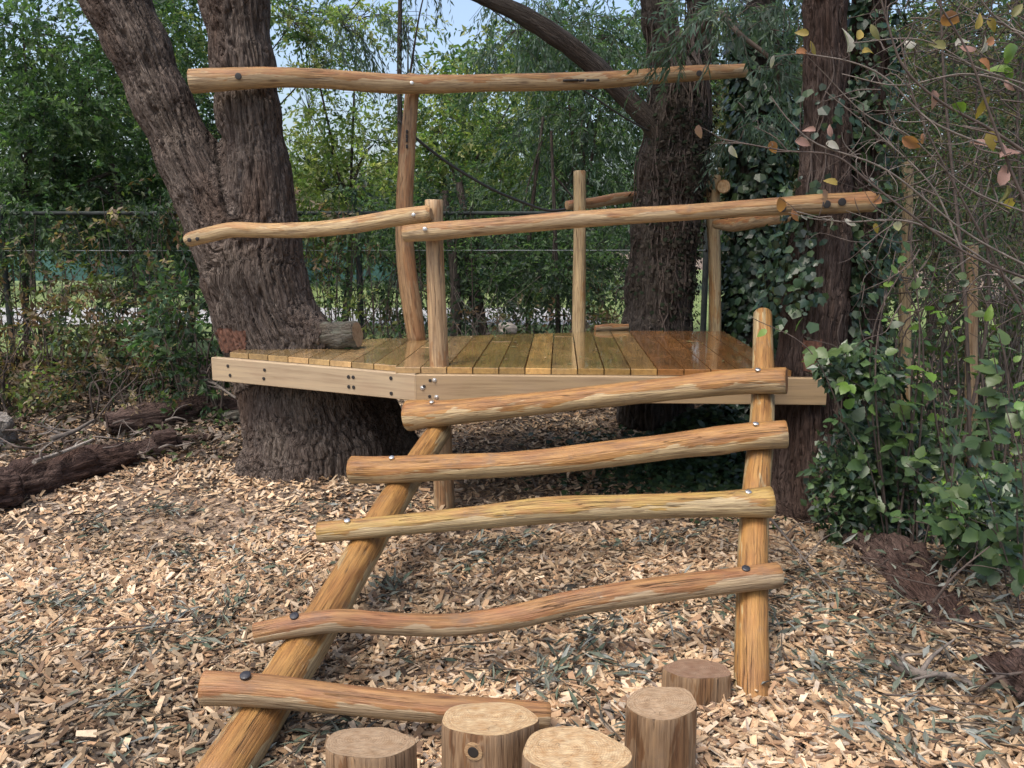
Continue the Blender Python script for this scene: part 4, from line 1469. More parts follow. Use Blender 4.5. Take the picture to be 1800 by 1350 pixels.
iv2 = thing('climbing_ivy', 'dark ivy growing up the right side and foot of the twin-stemmed tree', 'ivy', (1.9, YR - 0.2, 0))
zz = RTV[:, 2]
rx = (RTV[:, 0] - 1.84)
w = sstep(-0.02, 0.16, rx + 0.09 * (vnoise(RTV * 3, 83) - 0.5)) * (0.25 + sstep(0.42, 0.62, vnoise(RTV * 2.6, 84)))
w = w * 1.6 + 1.2 * sstep(1.1, 0.5, zz) * sstep(1.72, 1.86, RTV[:, 0]) + 1.3 * sstep(1.74, 1.64, RTV[:, 0]) * sstep(1.0, 1.3, zz) * sstep(2.0, 1.75, zz) + 0.5 * sstep(0.5, 0.65, vnoise(RTV * 2.2, 88)) * sstep(1.6, 2.2, zz)
w = w * (1 - 0.95 * sstep(3.1, 3.3, zz)) * sstep(0.5, 0.2, RTN[:, 1]) + 1e-7
ivy_on(iv2, RTV, RTN, w, 5600, 290, 0.03 + 0.15 * vnoise(RTV * 3, 85) * sstep(2.2, 0.6, zz) + 0.05, 0.05, 30, 2)

# dry vine on the middle tree
iv3 = thing('dry_vine', 'dead brown vine stems and withered leaves clinging to the dark trunk behind the platform', 'vine', (1.2, YM - 0.2, 0))
w = (0.3 + sstep(0.4, 0.6, vnoise(MTV * 2.2, 86))) * sstep(0.5, 0.9, MTV[:, 2]) * (1 - sstep(2.9, 3.2, MTV[:, 2])) * (0.35 + sstep(1.1, 1.3, MTV[:, 0])) + 1e-6
ivy_on(iv3, MTV, MTN, w, 3000, 0, 0.03 + 0.03 * vnoise(MTV * 3, 87), 0.03, 130, 3, mass='dry', pal=[(0.036, 0.030, 0.024), (0.026, 0.023, 0.018), (0.05, 0.042, 0.034), (0.022, 0.03, 0.018)])

# ivy over the ground below the deck
mb = MB()
n = 5200
x = R.normal(1.35, 0.42, n)
y = R.normal(5.95, 0.45, n)
hgt = 0.42 * np.exp(-(((x - 1.45) / 0.42) ** 2 + ((y - 6.0) / 0.5) ** 2))
P = np.stack([x, y, gz(x, y) + 0.02 + hgt * R.random(n) ** 0.5], 1)
ivy_mass(mb, P, norm(rdir(n) * [1, 1, .3] + [0, -0.4, -0.2]), norm(rdir(n) * 0.5 + [0, -0.4, 1.0]), 0.05 * (0.6 + 0.8 * R.random(n)), pick(IVY_PAL, n))
tag(mb.build('ground_ivy', M['ivy_mass']), 'dark ivy mat spreading over the ground below the deck', 'ivy', kind='stuff')

# ------------------------------------------------------------------ wire fence and what lies beyond
fe = thing('chain_link_fence', 'grey chain-link fence with pipe posts behind the forked tree', 'fence', (-3.5, 8.45, 0))
FY, FT = 8.45, 1.83
fposts = [-8.3, -4.98, -1.5, 1.9]
for fx in fposts:
    mb = MB()
    tube(mb, [(fx, FY, 0.0), (fx, FY, FT + 0.03)], [0.03, 0.03], 4, 10, 0, 0, 0, None, 1, 0.3)
    child('post', mb, M['galv'], fe)
mb = MB()
tube(mb, [(-8.3, FY, FT), (-1.5, FY, FT), (1.9, FY, FT)], [0.019, 0.019, 0.019], 8, 8, 0)
child('top_rail', mb, M['galv'], fe)
mb = MB()
tube(mb, [(-8.3, FY - 0.03, 1.475), (-5, FY - 0.03, 1.47), (1.9, FY - 0.03, 1.475)], [0.004] * 3, 8, 5, 0)
child('tension_wire', mb, M['galv_pale'], fe)
mb = MB()
st = 0.065
for s_ in (1, -1):
    x = -8.3 - 1.8
    while x < 1.9 + 1.8:
        x0, x1 = x, x + s_ * 1.75
        p0, p1 = np.array([x0, FY + 0.004 * s_, 0.06]), np.array([x1, FY + 0.004 * s_, FT - 0.01])
        lo_, hi_ = -8.3, 1.9
        ta, tb2 = 0.0, 1.0
        dx = x1 - x0
        t1, t2 = (lo_ - x0) / dx, (hi_ - x0) / dx
        ta, tb2 = max(0, min(t1, t2)), min(1, max(t1, t2))
        if tb2 > ta:
            a, b = p0 + (p1 - p0) * ta, p0 + (p1 - p0) * tb2
            r_ = 0.0015
            q = np.array([[r_, 0, 0], [-r_ * .5, r_ * .87, 0], [-r_ * .5, -r_ * .87, 0]])
            mb.add(np.vstack([a + q, b + q]), np.array([[0, 1, 4, 3], [1, 2, 5, 4], [2, 0, 3, 5]]), 0, True, grain=np.zeros((6, 3)), up=np.zeros(6))
        x += st
o = child('wire_mesh', mb, M['galv'], fe)
o['kind'] = 'stuff'

fv = thing('fence_vine', 'straggling green and brown creeper hanging on the chain-link fence', 'vine', (-3.6, 8.4, 0))
mb, tw = MB(), MB()
for q in range(120):
    fx = -7.0 + 6.6 * random.random()
    z0 = random.choice([random.uniform(0.7, 2.0), random.uniform(1.6, 2.0)])
    sprays(mb, (fx, FY - 0.06, z0), (0.28, 0.12, 0.25), random.randint(6, 16), 9, random.choice([G_MID, G_DARK, G_DARK, G_DRY]), 0.06, 0.5, 0.25, 0.4)
    tube(tw, [(fx, FY - 0.03, 0.1), (fx + random.uniform(-.3, .3), FY - 0.05, z0 * 0.5), (fx, FY - 0.06, z0)], [0.008, 0.006, 0.003], 12, 5, 0.1, q, 0, None, 1, 0)
o = child('foliage', mb, M['leaf'], fv)
o['kind'] = 'stuff'
child('stem', tw, M['twig'], fv)
sc_ = thing('windscreen_fence', 'teal screened court fence far beyond the pale path', 'fence', (-8, 24, 0.2))
for q in range(7):
    mb = MB()
    x0 = -17 + q * 2.6
    bar(mb, (x0 + 0.03, 24, 0.95), (x0 + 2.57, 24, 0.95), 0.02, 1.1, 0)
    child('screen_panel', mb, M['teal'], sc_)
    mb = MB()
    tube(mb, [(x0, 24, 0.1), (x0, 24, 2.6)], [0.04, 0.04], 4, 8, 0)
    child('post', mb, M['galv'], sc_)

# ------------------------------------------------------------------ trees and shrubs of the background
TG = 'trees of the wood behind'
bg_tree('background_tree', 'shaded green tree hanging over the left end of the fence', 40, 9.3, 3.4, 0.04, (0.2, 0.3), [(40, 60, 0, 1.2, 0.9, 1.1, 250), (150, 190, 0.4, 1.1, 0.8, 1.0, 190), (20, 260, 0.2, 0.9, 0.8, 0.8, 150), (210, 330, 0.5, 0.9, 0.7, 0.6, 120), (250, 20, 0.6, 1.0, 0.8, 0.8, 130)], G_MID, 0.065, 20, group=TG)
bg_tree('background_tree', 'tall green tree filling the gap between the two leaning trunks', 330, 11.0, 2.6, 0.05, (0.1, 0.2), [(330, 60, 0, 0.7, 0.7, 0.8, 110), (330, 210, 0.2, 0.5, 0.6, 0.6, 80), (515, 40, 0.4, 0.5, 0.6, 0.5, 60), (560, 110, 0.6, 0.4, 0.5, 0.35, 26)], G_MID + G_LIGHT, 0.065, 20, group=TG)
bg_tree('background_tree', 'dark stem leaning behind the fence left of the forked tree', 285, 9.0, 2.4, 0.06, (-0.6, 0.4), [(120, 340, 0.5, 1.0, 0.7, 0.6, 150), (300, 420, 0.2, 0.7, 0.6, 0.5, 110), (60, 420, 0.4, 0.8, 0.7, 0.5, 120), (330, 230, 1.2, 0.9, 0.8, 0.9, 130)], G_DARK + G_MID, 0.06, 20, group=TG)
bg_tree('background_tree', 'bright yellow-green tree between the forked tree and the bowed post', 600, 12.0, 2.3, 0.06, (0.2, 0), [(580, 330, 0, 1.1, 0.9, 0.7, 180), (660, 250, 0.5, 1.1, 1.0, 0.8, 190), (545, 200, 0.8, 0.4, 0.8, 0.5, 14), (520, 420, 0.2, 0.8, 0.7, 0.6, 90), (630, 30, 0.6, 0.9, 0.8, 0.4, 40), (530, 20, 0.5, 0.4, 0.5, 0.3, 16)], G_LIGHT, 0.07, 18, group=TG)
bg_tree('background_tree', 'light green tree behind the black cable', 800, 11.5, 2.4, 0.06, (0.1, 0.2), [(800, 330, 0, 1.1, 0.9, 0.9, 230), (880, 230, 0.4, 1.0, 0.9, 0.8, 220), (770, 230, 0.8, 0.7, 0.8, 0.45, 100), (930, 130, 0.2, 0.6, 0.8, 0.55, 110)], G_LIGHT + G_MID, 0.065, 18, group=TG)
bg_tree('background_tree', 'mid green willow filling the view left of the vine-covered trunk', 1010, 10.2, 2.8, 0.06, (0.1, 0.2), [(1000, 330, 0, 1.0, 0.8, 0.9, 240), (1040, 200, 0.3, 0.9, 0.8, 0.8, 220), (960, 440, 0.2, 0.9, 0.7, 0.5, 160), (1080, 60, 0.4, 0.8, 0.8, 0.6, 170), (980, 40, 0.6, 0.7, 0.6, 0.5, 110)], G_MID + G_WILLOW, 0.07, 20, group=TG, wr=0.22, droop=0.8)
bg_tree('background_tree', 'thin-leaved willow drooping over the sky gap at the top', 724, 9.4, 5.4, 0.035, (0.0, 0.0), [(760, -60, 0, 0.9, 0.6, 0.2, 16), (600, 40, 0.4, 0.55, 0.5, 0.4, 34), (910, 50, 0.4, 0.35, 0.5, 0.45, 60), (718, 60, 0.3, 0.05, 0.3, 0.45, 8)], G_WILLOW, 0.075, 16, group=TG, wr=0.2, droop=1.2)
bg_tree('background_tree', 'leaning dark stem under the rail right of the corner post', 862, 9.2, 2.1, 0.085, (-0.35, 0.5), [(840, 450, 0.4, 0.8, 0.6, 0.5, 150), (760, 400, 0.8, 0.7, 0.6, 0.5, 110)], G_MID + G_DARK, 0.06, 18, group=TG)
bg_tree('background_tree', 'upright dark stem seen just right of the corner post', 797, 9.0, 2.0, 0.07, (-0.1, 0.3), [(700, 470, 0.6, 0.6, 0.5, 0.5, 70)], G_MID, 0.06, 16, group=TG)
bg_tree('background_tree', 'dim green tree behind the ivy-clad trees', 1290, 10.6, 5.0, 0.06, (0.2, 0.2), [(1290, 200, 0, 1.1, 0.8, 1.0, 230), (1260, 360, 0.4, 0.7, 0.6, 0.6, 110), (1400, 80, 0.2, 1.0, 0.8, 0.8, 170), (1400, 300, 0.3, 0.9, 0.7, 0.9, 150)], G_DARK + G_OLIVE, 0.07, 18, group=TG)
bg_tree('background_tree', 'olive tree deep in the thicket on the right', 1640, 9.6, 5.0, 0.06, (0.2, 0.3), [(1620, 180, 0, 1.0, 0.8, 1.0, 200), (1720, 330, 0.3, 1.0, 0.8, 0.7, 180), (1560, 400, 0.3, 0.7, 0.6, 0.6, 120), (1760, 90, 0.4, 0.9, 0.8, 0.9, 170)], G_OLIVE + G_DARK, 0.06, 18, group=TG, mat='bark_dark')
bg_tree('background_tree', 'grey stemmed tree at the right edge of the thicket', 1790, 8.2, 5.0, 0.08, (-0.3, 0.3), [(1790, 240, 0, 0.7, 0.7, 0.9, 130), (1680, 60, 0.5, 0.7, 0.6, 0.6, 90)], G_OLIVE, 0.055, 16, group=TG)
bg_tree('background_tree', 'slender sapling under the rear rail left of the slim post', 985, 8.9, 2.6, 0.03, (-0.1, 0.2), [(970, 480, 0, 0.6, 0.5, 0.4, 120), (1060, 470, 0.3, 0.5, 0.4, 0.4, 90)], G_MID + G_DARK, 0.055, 16, group=TG)
bg_tree('background_tree', 'slender sapling with crooked stems in the gap below the cable', 930, 9.4, 2.8, 0.032, (0.15, 0.2), [(900, 470, 0, 0.6, 0.5, 0.4, 110)], G_MID, 0.055, 16, group=TG)

# far trees close the view; gaps are left where the photograph shows sky
far_rows = [(60, 21, 150), (230, 23, 120), (380, 22, 90), (470, 26, 375), (610, 25, 340), (740, 24, 250), (880, 22, 60), (1020, 21, 20), (1180, 22, 10), (1330, 20, 40), (1480, 21, 30), (1640, 19, 20), (1790, 20, 40)]
words = ['leftmost', 'second from the left', 'third from the left', 'low one beside the forked tree', 'low one behind the bowed post', 'one below the open sky', 'tall one left of the arching limb', 'one behind the arching limb', 'one behind the vine-covered trunk', 'one behind the ivy-clad tree', 'one behind the twin-stemmed tree', 'one behind the right thicket', 'rightmost']
for (px, Y, top), wd in zip(far_rows, words):
    ztop = at(px, top, Y)[2]
    b = np.array([(px - 900) / FOC * Y, Y, 0.2])
    cr = []
    nz = max(2, int((ztop - 1.0) / 1.6))
    for q in range(nz):
        z = 1.3 + (ztop - 1.3) * (q + 0.5) / nz
        P = b + np.array([random.uniform(-.5, .5), random.uniform(-.6, .6), z])
        x_, y_ = proj(P)
        cr.append((x_, y_, P[1] - Y, 1.7, 1.2, 1.0 if nz > 2 else 0.7, 150))
    bg_tree('distant_tree', 'distant hazy green tree across the lawn, ' + wd, px, Y, max(1.2, ztop * 0.7), 0.09, (0, 0), cr, G_LIGHT + G_MID if 450 < px < 1000 else G_MID + G_DARK, 0.16, 10, group='distant trees', base=b, wr=0.5, droop=0.3, slen=0.7)


def shrub(name, label, px, py, Y, w, h, ns, pal, leaf, nst=14, twig='twig', group=None, per=12, wr=0.42, var=0.35, droop=0.2):
    b = at(px, py, Y)
    b = np.array([b[0], Y, float(gz(b[0], Y))])
    t = thing(name, label, 'shrub', b, group)
    mb, tw = MB(), MB()
    sprays(mb, b + [0, 0, h * 0.55], (w, w * 0.6, h * 0.6), int(ns * 1.25), per, pal, leaf * 1.05, droop, 0.3, wr, var)
    for q in range(nst):
        e = b + np.array([random.uniform(-w, w), random.uniform(-.4, .4) * w, h * random.uniform(0.6, 1.15)])
        s_ = b + np.array([random.uniform(-w, w) * 0.4, random.uniform(-.15, .15), -0.03])
        md = (s_ + e) / 2 + np.array([random.uniform(-.12, .12), 0, 0.05])
        kr = 0.55 if nst > 25 else 1.0
        md2 = (md + e) / 2 + R.normal(0, 0.09, 3)
        tube(tw, [s_, md, md2, e + R.normal(0, 0.1, 3)], [0.011 * kr, 0.008 * kr, 0.005 * kr, 0.002], 14, 5, 0.1, q, 0, None, 1, 0)
    child('foliage', mb, M['leaf'], t)
    child('stem', tw, M[twig], t)
    return t


SG = 'undergrowth along the fence'
shrub('undergrowth_shrub', 'browning bramble shrub at the far left by the fence', 40, 700, 8.0, 0.8, 1.25, 170, G_DRY, 0.06, group=SG)
shrub('undergrowth_shrub', 'dry brown and green shrub left of the dark stem', 150, 700, 7.9, 0.8, 1.0, 150, G_DRY + G_DARK, 0.055, group=SG)
shrub('undergrowth_shrub', 'green shrub against the fence near the forked tree', 270, 700, 8.1, 0.7, 1.1, 140, G_MID + G_DARK + G_DRY, 0.06, group=SG)
shrub('undergrowth_shrub', 'low mixed green and brown shrub beside the sticks', 215, 720, 7.2, 0.55, 0.5, 80, G_DARK + G_DRY, 0.045, group=SG)
shrub('undergrowth_shrub', 'dark green leafy shrub touching the forked tree', 365, 690, 7.3, 0.45, 1.0, 130, G_MID + G_DARK, 0.07, group=SG)
shrub('undergrowth_shrub', 'low bright green shrub at the left edge', 10, 690, 7.3, 0.45, 0.6, 80, G_LIGHT + G_DRY, 0.055, group=SG)
shrub('undergrowth_shrub', 'twiggy brown shrub between forked tree and bowed post', 650, 600, 8.9, 0.7, 1.0, 90, G_DRY + G_LIGHT, 0.05, 30, 'twig_grey', group=SG)
shrub('undergrowth_shrub', 'small green shrub over the cut limb', 580, 590, 8.0, 0.4, 0.9, 70, G_LIGHT + G_MID, 0.05, group=SG)
shrub('undergrowth_shrub', 'grey twiggy shrub behind the corner post', 820, 590, 8.3, 0.6, 0.95, 60, G_DRY + G_DARK, 0.045, 34, 'twig_grey', group=SG)
shrub('undergrowth_shrub', 'dry thicket behind the slim rear post', 1070, 590, 8.6, 0.7, 0.95, 80, G_DRY, 0.045, 40, 'twig_grey', group=SG)
shrub('undergrowth_shrub', 'dark low growth behind the middle of the deck', 940, 590, 8.2, 0.7, 0.8, 110, G_DARK + G_DRY, 0.05, 20, group=SG)
RG = 'shrubs of the right thicket'
shrub('thicket_shrub', 'dull green shrub behind the twin-stemmed tree', 1580, 640, 7.2, 0.8, 1.5, 200, G_MID + G_OLIVE, 0.06, 30, group=RG)
shrub('thicket_shrub', 'bare grey twiggy shrub under the upper right branches', 1680, 640, 6.2, 0.9, 2.2, 170, G_OLIVE + G_MID, 0.045, 40, 'twig_grey', group=RG)
shrub('thicket_shrub', 'green leaved shrub at the right edge behind the far posts', 1770, 640, 6.6, 0.7, 1.2, 130, G_LIGHT + G_MID, 0.06, 20, group=RG)
shrub('thicket_shrub', 'tall tangle of grey twigs at the far right', 1790, 640, 6.0, 0.7, 2.6, 150, G_OLIVE + G_DRY + G_MID, 0.045, 34, 'twig_grey', group=RG)
shrub('thicket_shrub', 'dark undergrowth behind the ivied trunk foot', 1640, 760, 5.6, 0.7, 0.7, 170, G_DARK + G_MID, 0.06, 16, group=RG)

# slender-leaved willow spray hanging before the ivy-clad tree
ws = thing('willow_branch', 'grey-green slender-leaved branch hanging over the right end of the top beam', 'branch', at(1290, 160, 5.9))
mb, tw = MB(), MB()
for cx, cy, Y, rx, rz, ns in ((1290, 20, 5.9, 0.42, 0.26, 55), (1365, 120, 5.7, 0.26, 0.28, 45), (1310, 215, 6.7, 0.22, 0.18, 34), (1210, 60, 6.2, 0.25, 0.28, 26), (1390, 60, 5.6, 0.2, 0.3, 24)):
    C = at(cx, cy, Y)
    bs_, dv, sl = sprays(mb, C, (rx, 0.28, rz), ns, 22, G_WILLOW, 0.068, 0.75, 0.3, 0.17)
    for q in range(0, len(bs_), 2):
        tube(tw, [bs_[q], bs_[q] + dv[q] * sl[q] * 0.5, bs_[q] + dv[q] * sl[q] + [0, 0, -0.03]], [0.0025, 0.002, 0.001], 8, 4, 0, 0, 0, None, 1, 0)
        if q % 8 == 0:
            e_ = C + R.normal(0, 0.05, 3)
            tube(tw, [e_, (e_ + bs_[q]) / 2 + R.normal(0, 0.05, 3), bs_[q]], [0.004, 0.003, 0.002], 10, 4, 0, 0, 0, None, 1, 0)
o = child('foliage', mb, M['leaf'], ws)
o['kind'] = 'stuff'
tube(tw, [at(1230, 60, 7.0), at(1260, 20, 6.4), at(1300, 60, 5.9), at(1360, 110, 5.75), at(1372, 170, 5.8)], [0.03, 0.025, 0.018, 0.012, 0.006], 30, 7, 0.1, 3)
child('twig', tw, M['twig'], ws)

# ------------------------------------------------------------------ other pole-work behind
o, _, _ = pole('post', plat, [(1255, 308, 7.15, 12), (1253, 380, 7.15, 12), (1256, 470, 7.15, 11), (1257, 720, 7.15, 12)], [M['rail_pale'], M['end']], 30, 9, 0.06, 21)
o['label'] = 'pale split post at the far right corner'
o, _, _ = pole('guard_rail', plat, [(1258, 394, 7.02, 8), (1290, 395, 6.7, 12), (1330, 388, 6.2, 12), (1385, 380, 5.6, 11), (1440, 374, 5.15, 11)], [M['rung_red'], M['end_red']], 30, 14, 0.05, 22)
o['label'] = 'right side rail running back from the twin-stemmed tree'
mb = MB()
a = at(1272, 328, 6.98)
tube(mb, [a, a + np.array([0.30, 1.2, 0.05])], [0.055, 0.05], 16, 16, 0.04, 23, 0, 1)
o = child('guard_rail', mb, [M['rail'], M['stump_pale']], plat)
o['label'] = 'rail showing its pale round sawn end'
t = thing('wooden_post', 'tall pale post standing in the right thicket', 'post', (at(1594, 600, 5.3)[0], 5.3, 0), 'far posts')
pole('pole', t, [(1596, 284, 5.3, 10), (1594, 420, 5.3, 9), (1591, 520, 5.3, 10), (1590, 875, 5.3, 11)], [M['rail_pale'], M['end']], 24, 10, 0.05, 24)
t = thing('wooden_post', 'shorter tan post near the right edge behind the green shrub', 'post', (at(1708, 600, 5.5)[0], 5.5, 0), 'far posts')
pole('pole', t, [(1709, 432, 5.5, 10), (1708, 520, 5.5, 10), (1706, 860, 5.5, 11)], [M['post'], M['end']], 20, 10, 0.05, 25)

# black cable slung behind the platform
mb = MB()
tube(mb, [at(*q) for q in ((700, 212, 6.45), (735, 246, 6.5), (790, 288, 6.6), (860, 330, 6.7), (920, 356, 6.8), (965, 370, 6.85), (1005, 366, 6.9))], [0.011] * 7, 50, 8, 0)
tag(mb.build('cable', M['cable']), 'sagging black cable between the bowed post and the rear rail', 'cable')
mb = MB()
tube(mb, [at(*q) for q in ((985, 132, 6.8), (1040, 168, 6.85), (1095, 205, 6.9), (1140, 230, 6.95))], [0.008] * 4, 24, 8, 0)
tag(mb.build('cable', M['cable']), 'thin black line running from the top beam to the vine-covered trunk', 'cable')

# ------------------------------------------------------------------ fallen logs, sticks, stones
LG = 'rotting logs by the fence'


def fallen(name, label, rows, mat='bark_log', group=LG, seg=44, n=70, cap='bark_log', lump=0.16, cat='log'):
    t = MB()
    P = [np.array([*atz(px, py, 0)[:2], z]) for px, py, z, r in rows]
    tube(t, P, [q[3] for q in rows], n, seg, lump, len(label), 0, 1, 1.0, 0.1, 6)
    V = t.V[0]
    g = t.A['grain'][0][1]
    N = norm(V - np.repeat(V.reshape(-1, seg, 3).mean(1), seg, 0))
    t.V[0] = bark_relief(V, N, g, 26, 0.022, len(label), 0.25)
    o = t.build(name, [M[mat], M[cap]])
    return tag(o, label, cat, group)


fallen('fallen_log', 'long dark red-brown log along the left edge of the chips', [(-60, 905, 0.05, 0.13), (60, 862, 0.06, 0.14), (160, 832, 0.05, 0.13), (260, 803, 0.04, 0.10), (350, 782, 0.02, 0.08), (400, 772, 0.0, 0.06)], lump=0.35)
fallen('fallen_log', 'dark log lying behind the long one, nearest the fence', [(190, 772, 0.12, 0.10), (280, 762, 0.13, 0.13), (350, 748, 0.13, 0.12), (440, 735, 0.10, 0.10)])
fallen('fallen_log', 'stubby dark log end at the left border', [(-80, 905, 0.10, 0.13), (-20, 895, 0.10, 0.14), (34, 884, 0.10, 0.12)], n=30)
fallen('fallen_log', 'short grey weathered log beside the forked tree', [(392, 758, 0.10, 0.065), (420, 755, 0.11, 0.07), (460, 752, 0.10, 0.06)], 'lichen', n=24, cap='hole')
fallen('dead_stump', 'broken silver-grey stump at the left edge', [(-14, 790, -0.05, 0.16), (-8, 789, 0.12, 0.14), (0, 789, 0.26, 0.12)], 'deadwood', None, n=24, cap='deadwood', lump=0.4, cat='stump')
fallen('fallen_log', 'short dark cut log end between the two long logs', [(270, 800, 0.10, 0.08), (310, 795, 0.10, 0.085)], n=16)
fallen('fallen_log', 'shaggy red-brown root log half buried at the right', [(1515, 985, 0.08, 0.10), (1560, 1025, 0.10, 0.135), (1610, 1070, 0.08, 0.13), (1665, 1115, 0.04, 0.11), (1715, 1150, -0.02, 0.08)], 'bark_log', None, lump=0.4)
fallen('fallen_log', 'dark rotten log at the right border behind the brush', [(1755, 1195, 0.03, 0.08), (1820, 1250, 0.05, 0.10), (1920, 1310, 0.05, 0.10)], 'bark_log', None, lump=0.45)


def stick(label, rows, r, mat='twig', name='fallen_stick', group='fallen sticks', side=3):
    mb = MB()
    P = [np.array([*atz(px, py, z)[:2], z]) for px, py, z in rows]
    C, rr = tube(mb, P, np.linspace(r, r * 0.45, len(P)), 26, 7, 0.12, len(label), 0, None, 1, 0.1)
    for q in range(side):
        i = random.randint(5, 20)
        e = C[i] + np.array([random.uniform(-.25, .25), random.uniform(-.2, .2), random.uniform(0.02, 0.12)])
        tube(mb, [C[i], (C[i] + e) / 2 + R.normal(0, 0.015, 3), e], [r * 0.5, r * 0.35, r * 0.15], 8, 5, 0, 0, 0, None, 1, 0)
    return tag(mb.build(name, M[mat]), label, 'stick', group)


stick('grey stick lying left of the low mixed shrub', [(90, 772, 0.10), (130, 758, 0.13), (165, 738, 0.17)], 0.024, 'twig_grey')
stick('pale broken stick on the long red-brown log', [(60, 812, 0.24), (110, 795, 0.22), (165, 772, 0.27)], 0.018, 'deadwood')
stick('curved grey branch leaning by the forked tree above the logs', [(335, 655, 0.42), (370, 670, 0.38), (415, 700, 0.28)], 0.02, 'twig_grey')
stick('lower of the two grey branches beside the forked tree', [(320, 640, 0.5), (360, 655, 0.45), (400, 652, 0.42)], 0.016, 'twig_grey')
stick('thin dark branch with side twigs behind the right ladder pole', [(1345, 900, 0.3), (1420, 990, 0.12), (1500, 1080, 0.05)], 0.007, 'twig_grey', side=6)
stick('mossy branch lying on the chips below the root log', [(1560, 1165, 0.03), (1620, 1185, 0.06), (1680, 1190, 0.07), (1720, 1210, 0.05)], 0.022, 'twig_grey', side=4)
stick('slim arching yellowish twig over the root log', [(1640, 1060, 0.16), (1680, 1010, 0.3), (1740, 960, 0.42)], 0.006, 'twig', side=3)
stick('bent dark twig at the lower right border', [(1720, 1215, 0.05), (1760, 1190, 0.13), (1810, 1180, 0.15)], 0.009, 'twig', side=2)
stick('pale straight stick in the lower right chips', [(1395, 1310, 0.03), (1440, 1290, 0.035), (1470, 1278, 0.03)], 0.009, 'deadwood', side=0)
stick('long thin dark twig across the left chips', [(170, 1106, 0.02), (270, 1098, 0.025), (400, 1082, 0.03)], 0.006, 'twig', side=5)
for q in range(12):
    px, py = random.uniform(20, 330), random.uniform(735, 800)
    a = random.uniform(-60, 60)
    stick('small dead stick in the tangle on the left logs', [(px, py, 0.16), (px + a * .5, py - 5, 0.22), (px + a, py - random.uniform(0, 25), 0.2)], random.uniform(0.006, 0.012), random.choice(['twig', 'twig_grey']), group='tangle of sticks on the left logs', side=1)


bp = thing('brush_pile', 'tangle of thin dead twigs over the root log at lower right', 'brushwood', (1.75, 3.2, 0))
tw = MB()
for q in range(120):
    x0, y0 = random.gauss(1.75, 0.36), random.gauss(3.3, 0.42)
    a, e = random.uniform(0, 6.283), random.uniform(-0.05, 0.6)
    p = np.array([x0, y0, float(gz(x0, y0)) + 0.02])
    pts_ = [p]
    for k_ in range(4):
        a += random.gauss(0, 0.4)
        e *= 0.75
        l_ = random.uniform(0.04, 0.11)
        p = p + np.array([math.cos(a) * l_, math.sin(a) * l_, math.sin(e) * l_])
        pts_.append(p)
    tube(tw, pts_, np.linspace(random.uniform(0.002, 0.005), 0.001, 5), 12, 4, 0, 0, 0, None, 1, 0)
o = child('twig', tw, M['twig'], bp)
o['kind'] = 'stuff'


def stone(label, px, py, Y, s, flat=0.7):
    c = at(px, py, Y)
    import bmesh
    bm = bmesh.new()
    bmesh.ops.create_icosphere(bm, subdivisions=3, radius=1)
    V = np.array([v.co for v in bm.verts])
    k = 0.7 + 0.6 * vnoise(V * 1.3 + px, 9) + 0.12 * vnoise(V * 4, 4)
    for v, kk in zip(bm.verts, k):
        v.co = Vector((v.co.x * kk * s, v.co.y * kk * s, v.co.z * kk * s * flat))
    me = bpy.data.meshes.new('stone')
    bm.to_mesh(me)
    bm.free()
    me.materials.append(M['rock'])
    o = bpy.data.objects.new('stone', me)
    COL.objects.link(o)
    o.location = c
    return tag(o, label, 'stone')


stone('pale stone behind the rear edge of the deck', 893, 578, 8.0, 0.085)
mb = MB()
a0, a1 = at(1046, 577, 6.78), at(1104, 575, 6.86)
tube(mb, [a0, (a0 + a1) / 2, a1], [0.026, 0.034, 0.03], 24, 14, 0.25, 5, 0, 1, 0.8, 0.1, 12)
tag(mb.build('bark_piece', [M['rung_red'], M['end_red']]), 'reddish scrap of wood lying at the rear edge of the deck', 'wood piece')

# ------------------------------------------------------------------ leaf litter on the chips
mb = MB()
n = 5200
y = 1.7 + 5.5 * R.random(n)
x = (R.random(n) * 2 - 1) * (0.64 * y + 0.2)
wgt = vnoise(np.stack([x * 1.5, y * 1.5, x * 0 + 2], -1), 33)
keep = R.random(n) < 0.8 * sstep(0.6, 0.9, wgt)
x, y = x[keep], y[keep]
LIT = [(0.10, 0.115, 0.085), (0.075, 0.095, 0.065), (0.14, 0.15, 0.12), (0.06, 0.055, 0.045), (0.12, 0.09, 0.06), (0.19, 0.20, 0.18)]
n = len(x)
yaw = R.random(n) * 6.283
D = norm(np.stack([np.cos(yaw), np.sin(yaw), R.normal(0, 0.3, n)], 1))
leaf_quads(mb, np.stack([x, y, gz(x, y) + 0.022 + 0.01 * R.random(n)], 1), D, norm(rdir(n) * 0.5 + [0, 0, 1.0]), 0.045 + 0.05 * R.random(n), 0.008 + 0.012 * R.random(n), pick(LIT, n), 0.3)
spots = [(150, 1060), (330, 1080), (400, 1075), (40, 1180), (30, 1135), (570, 890), (700, 890), (850, 985), (870, 960), (690, 1040), (860, 1190), (960, 1200), (560, 1300), (210, 1245), (200, 910), (160, 920), (290, 895), (330, 975), (480, 1000), (1380, 1100), (1450, 1180), (1500, 1190), (1120, 1190), (1010, 1060), (1050, 1110), (1220, 1080), (1480, 1060), (1420, 1030), (1560, 1200), (1750, 1290), (1500, 1260), (1730, 1230), (90, 1060), (280, 1120), (610, 1270), (1020, 1240), (780, 1150), (1150, 960), (930, 960), (1350, 1060), (1600, 1310)]
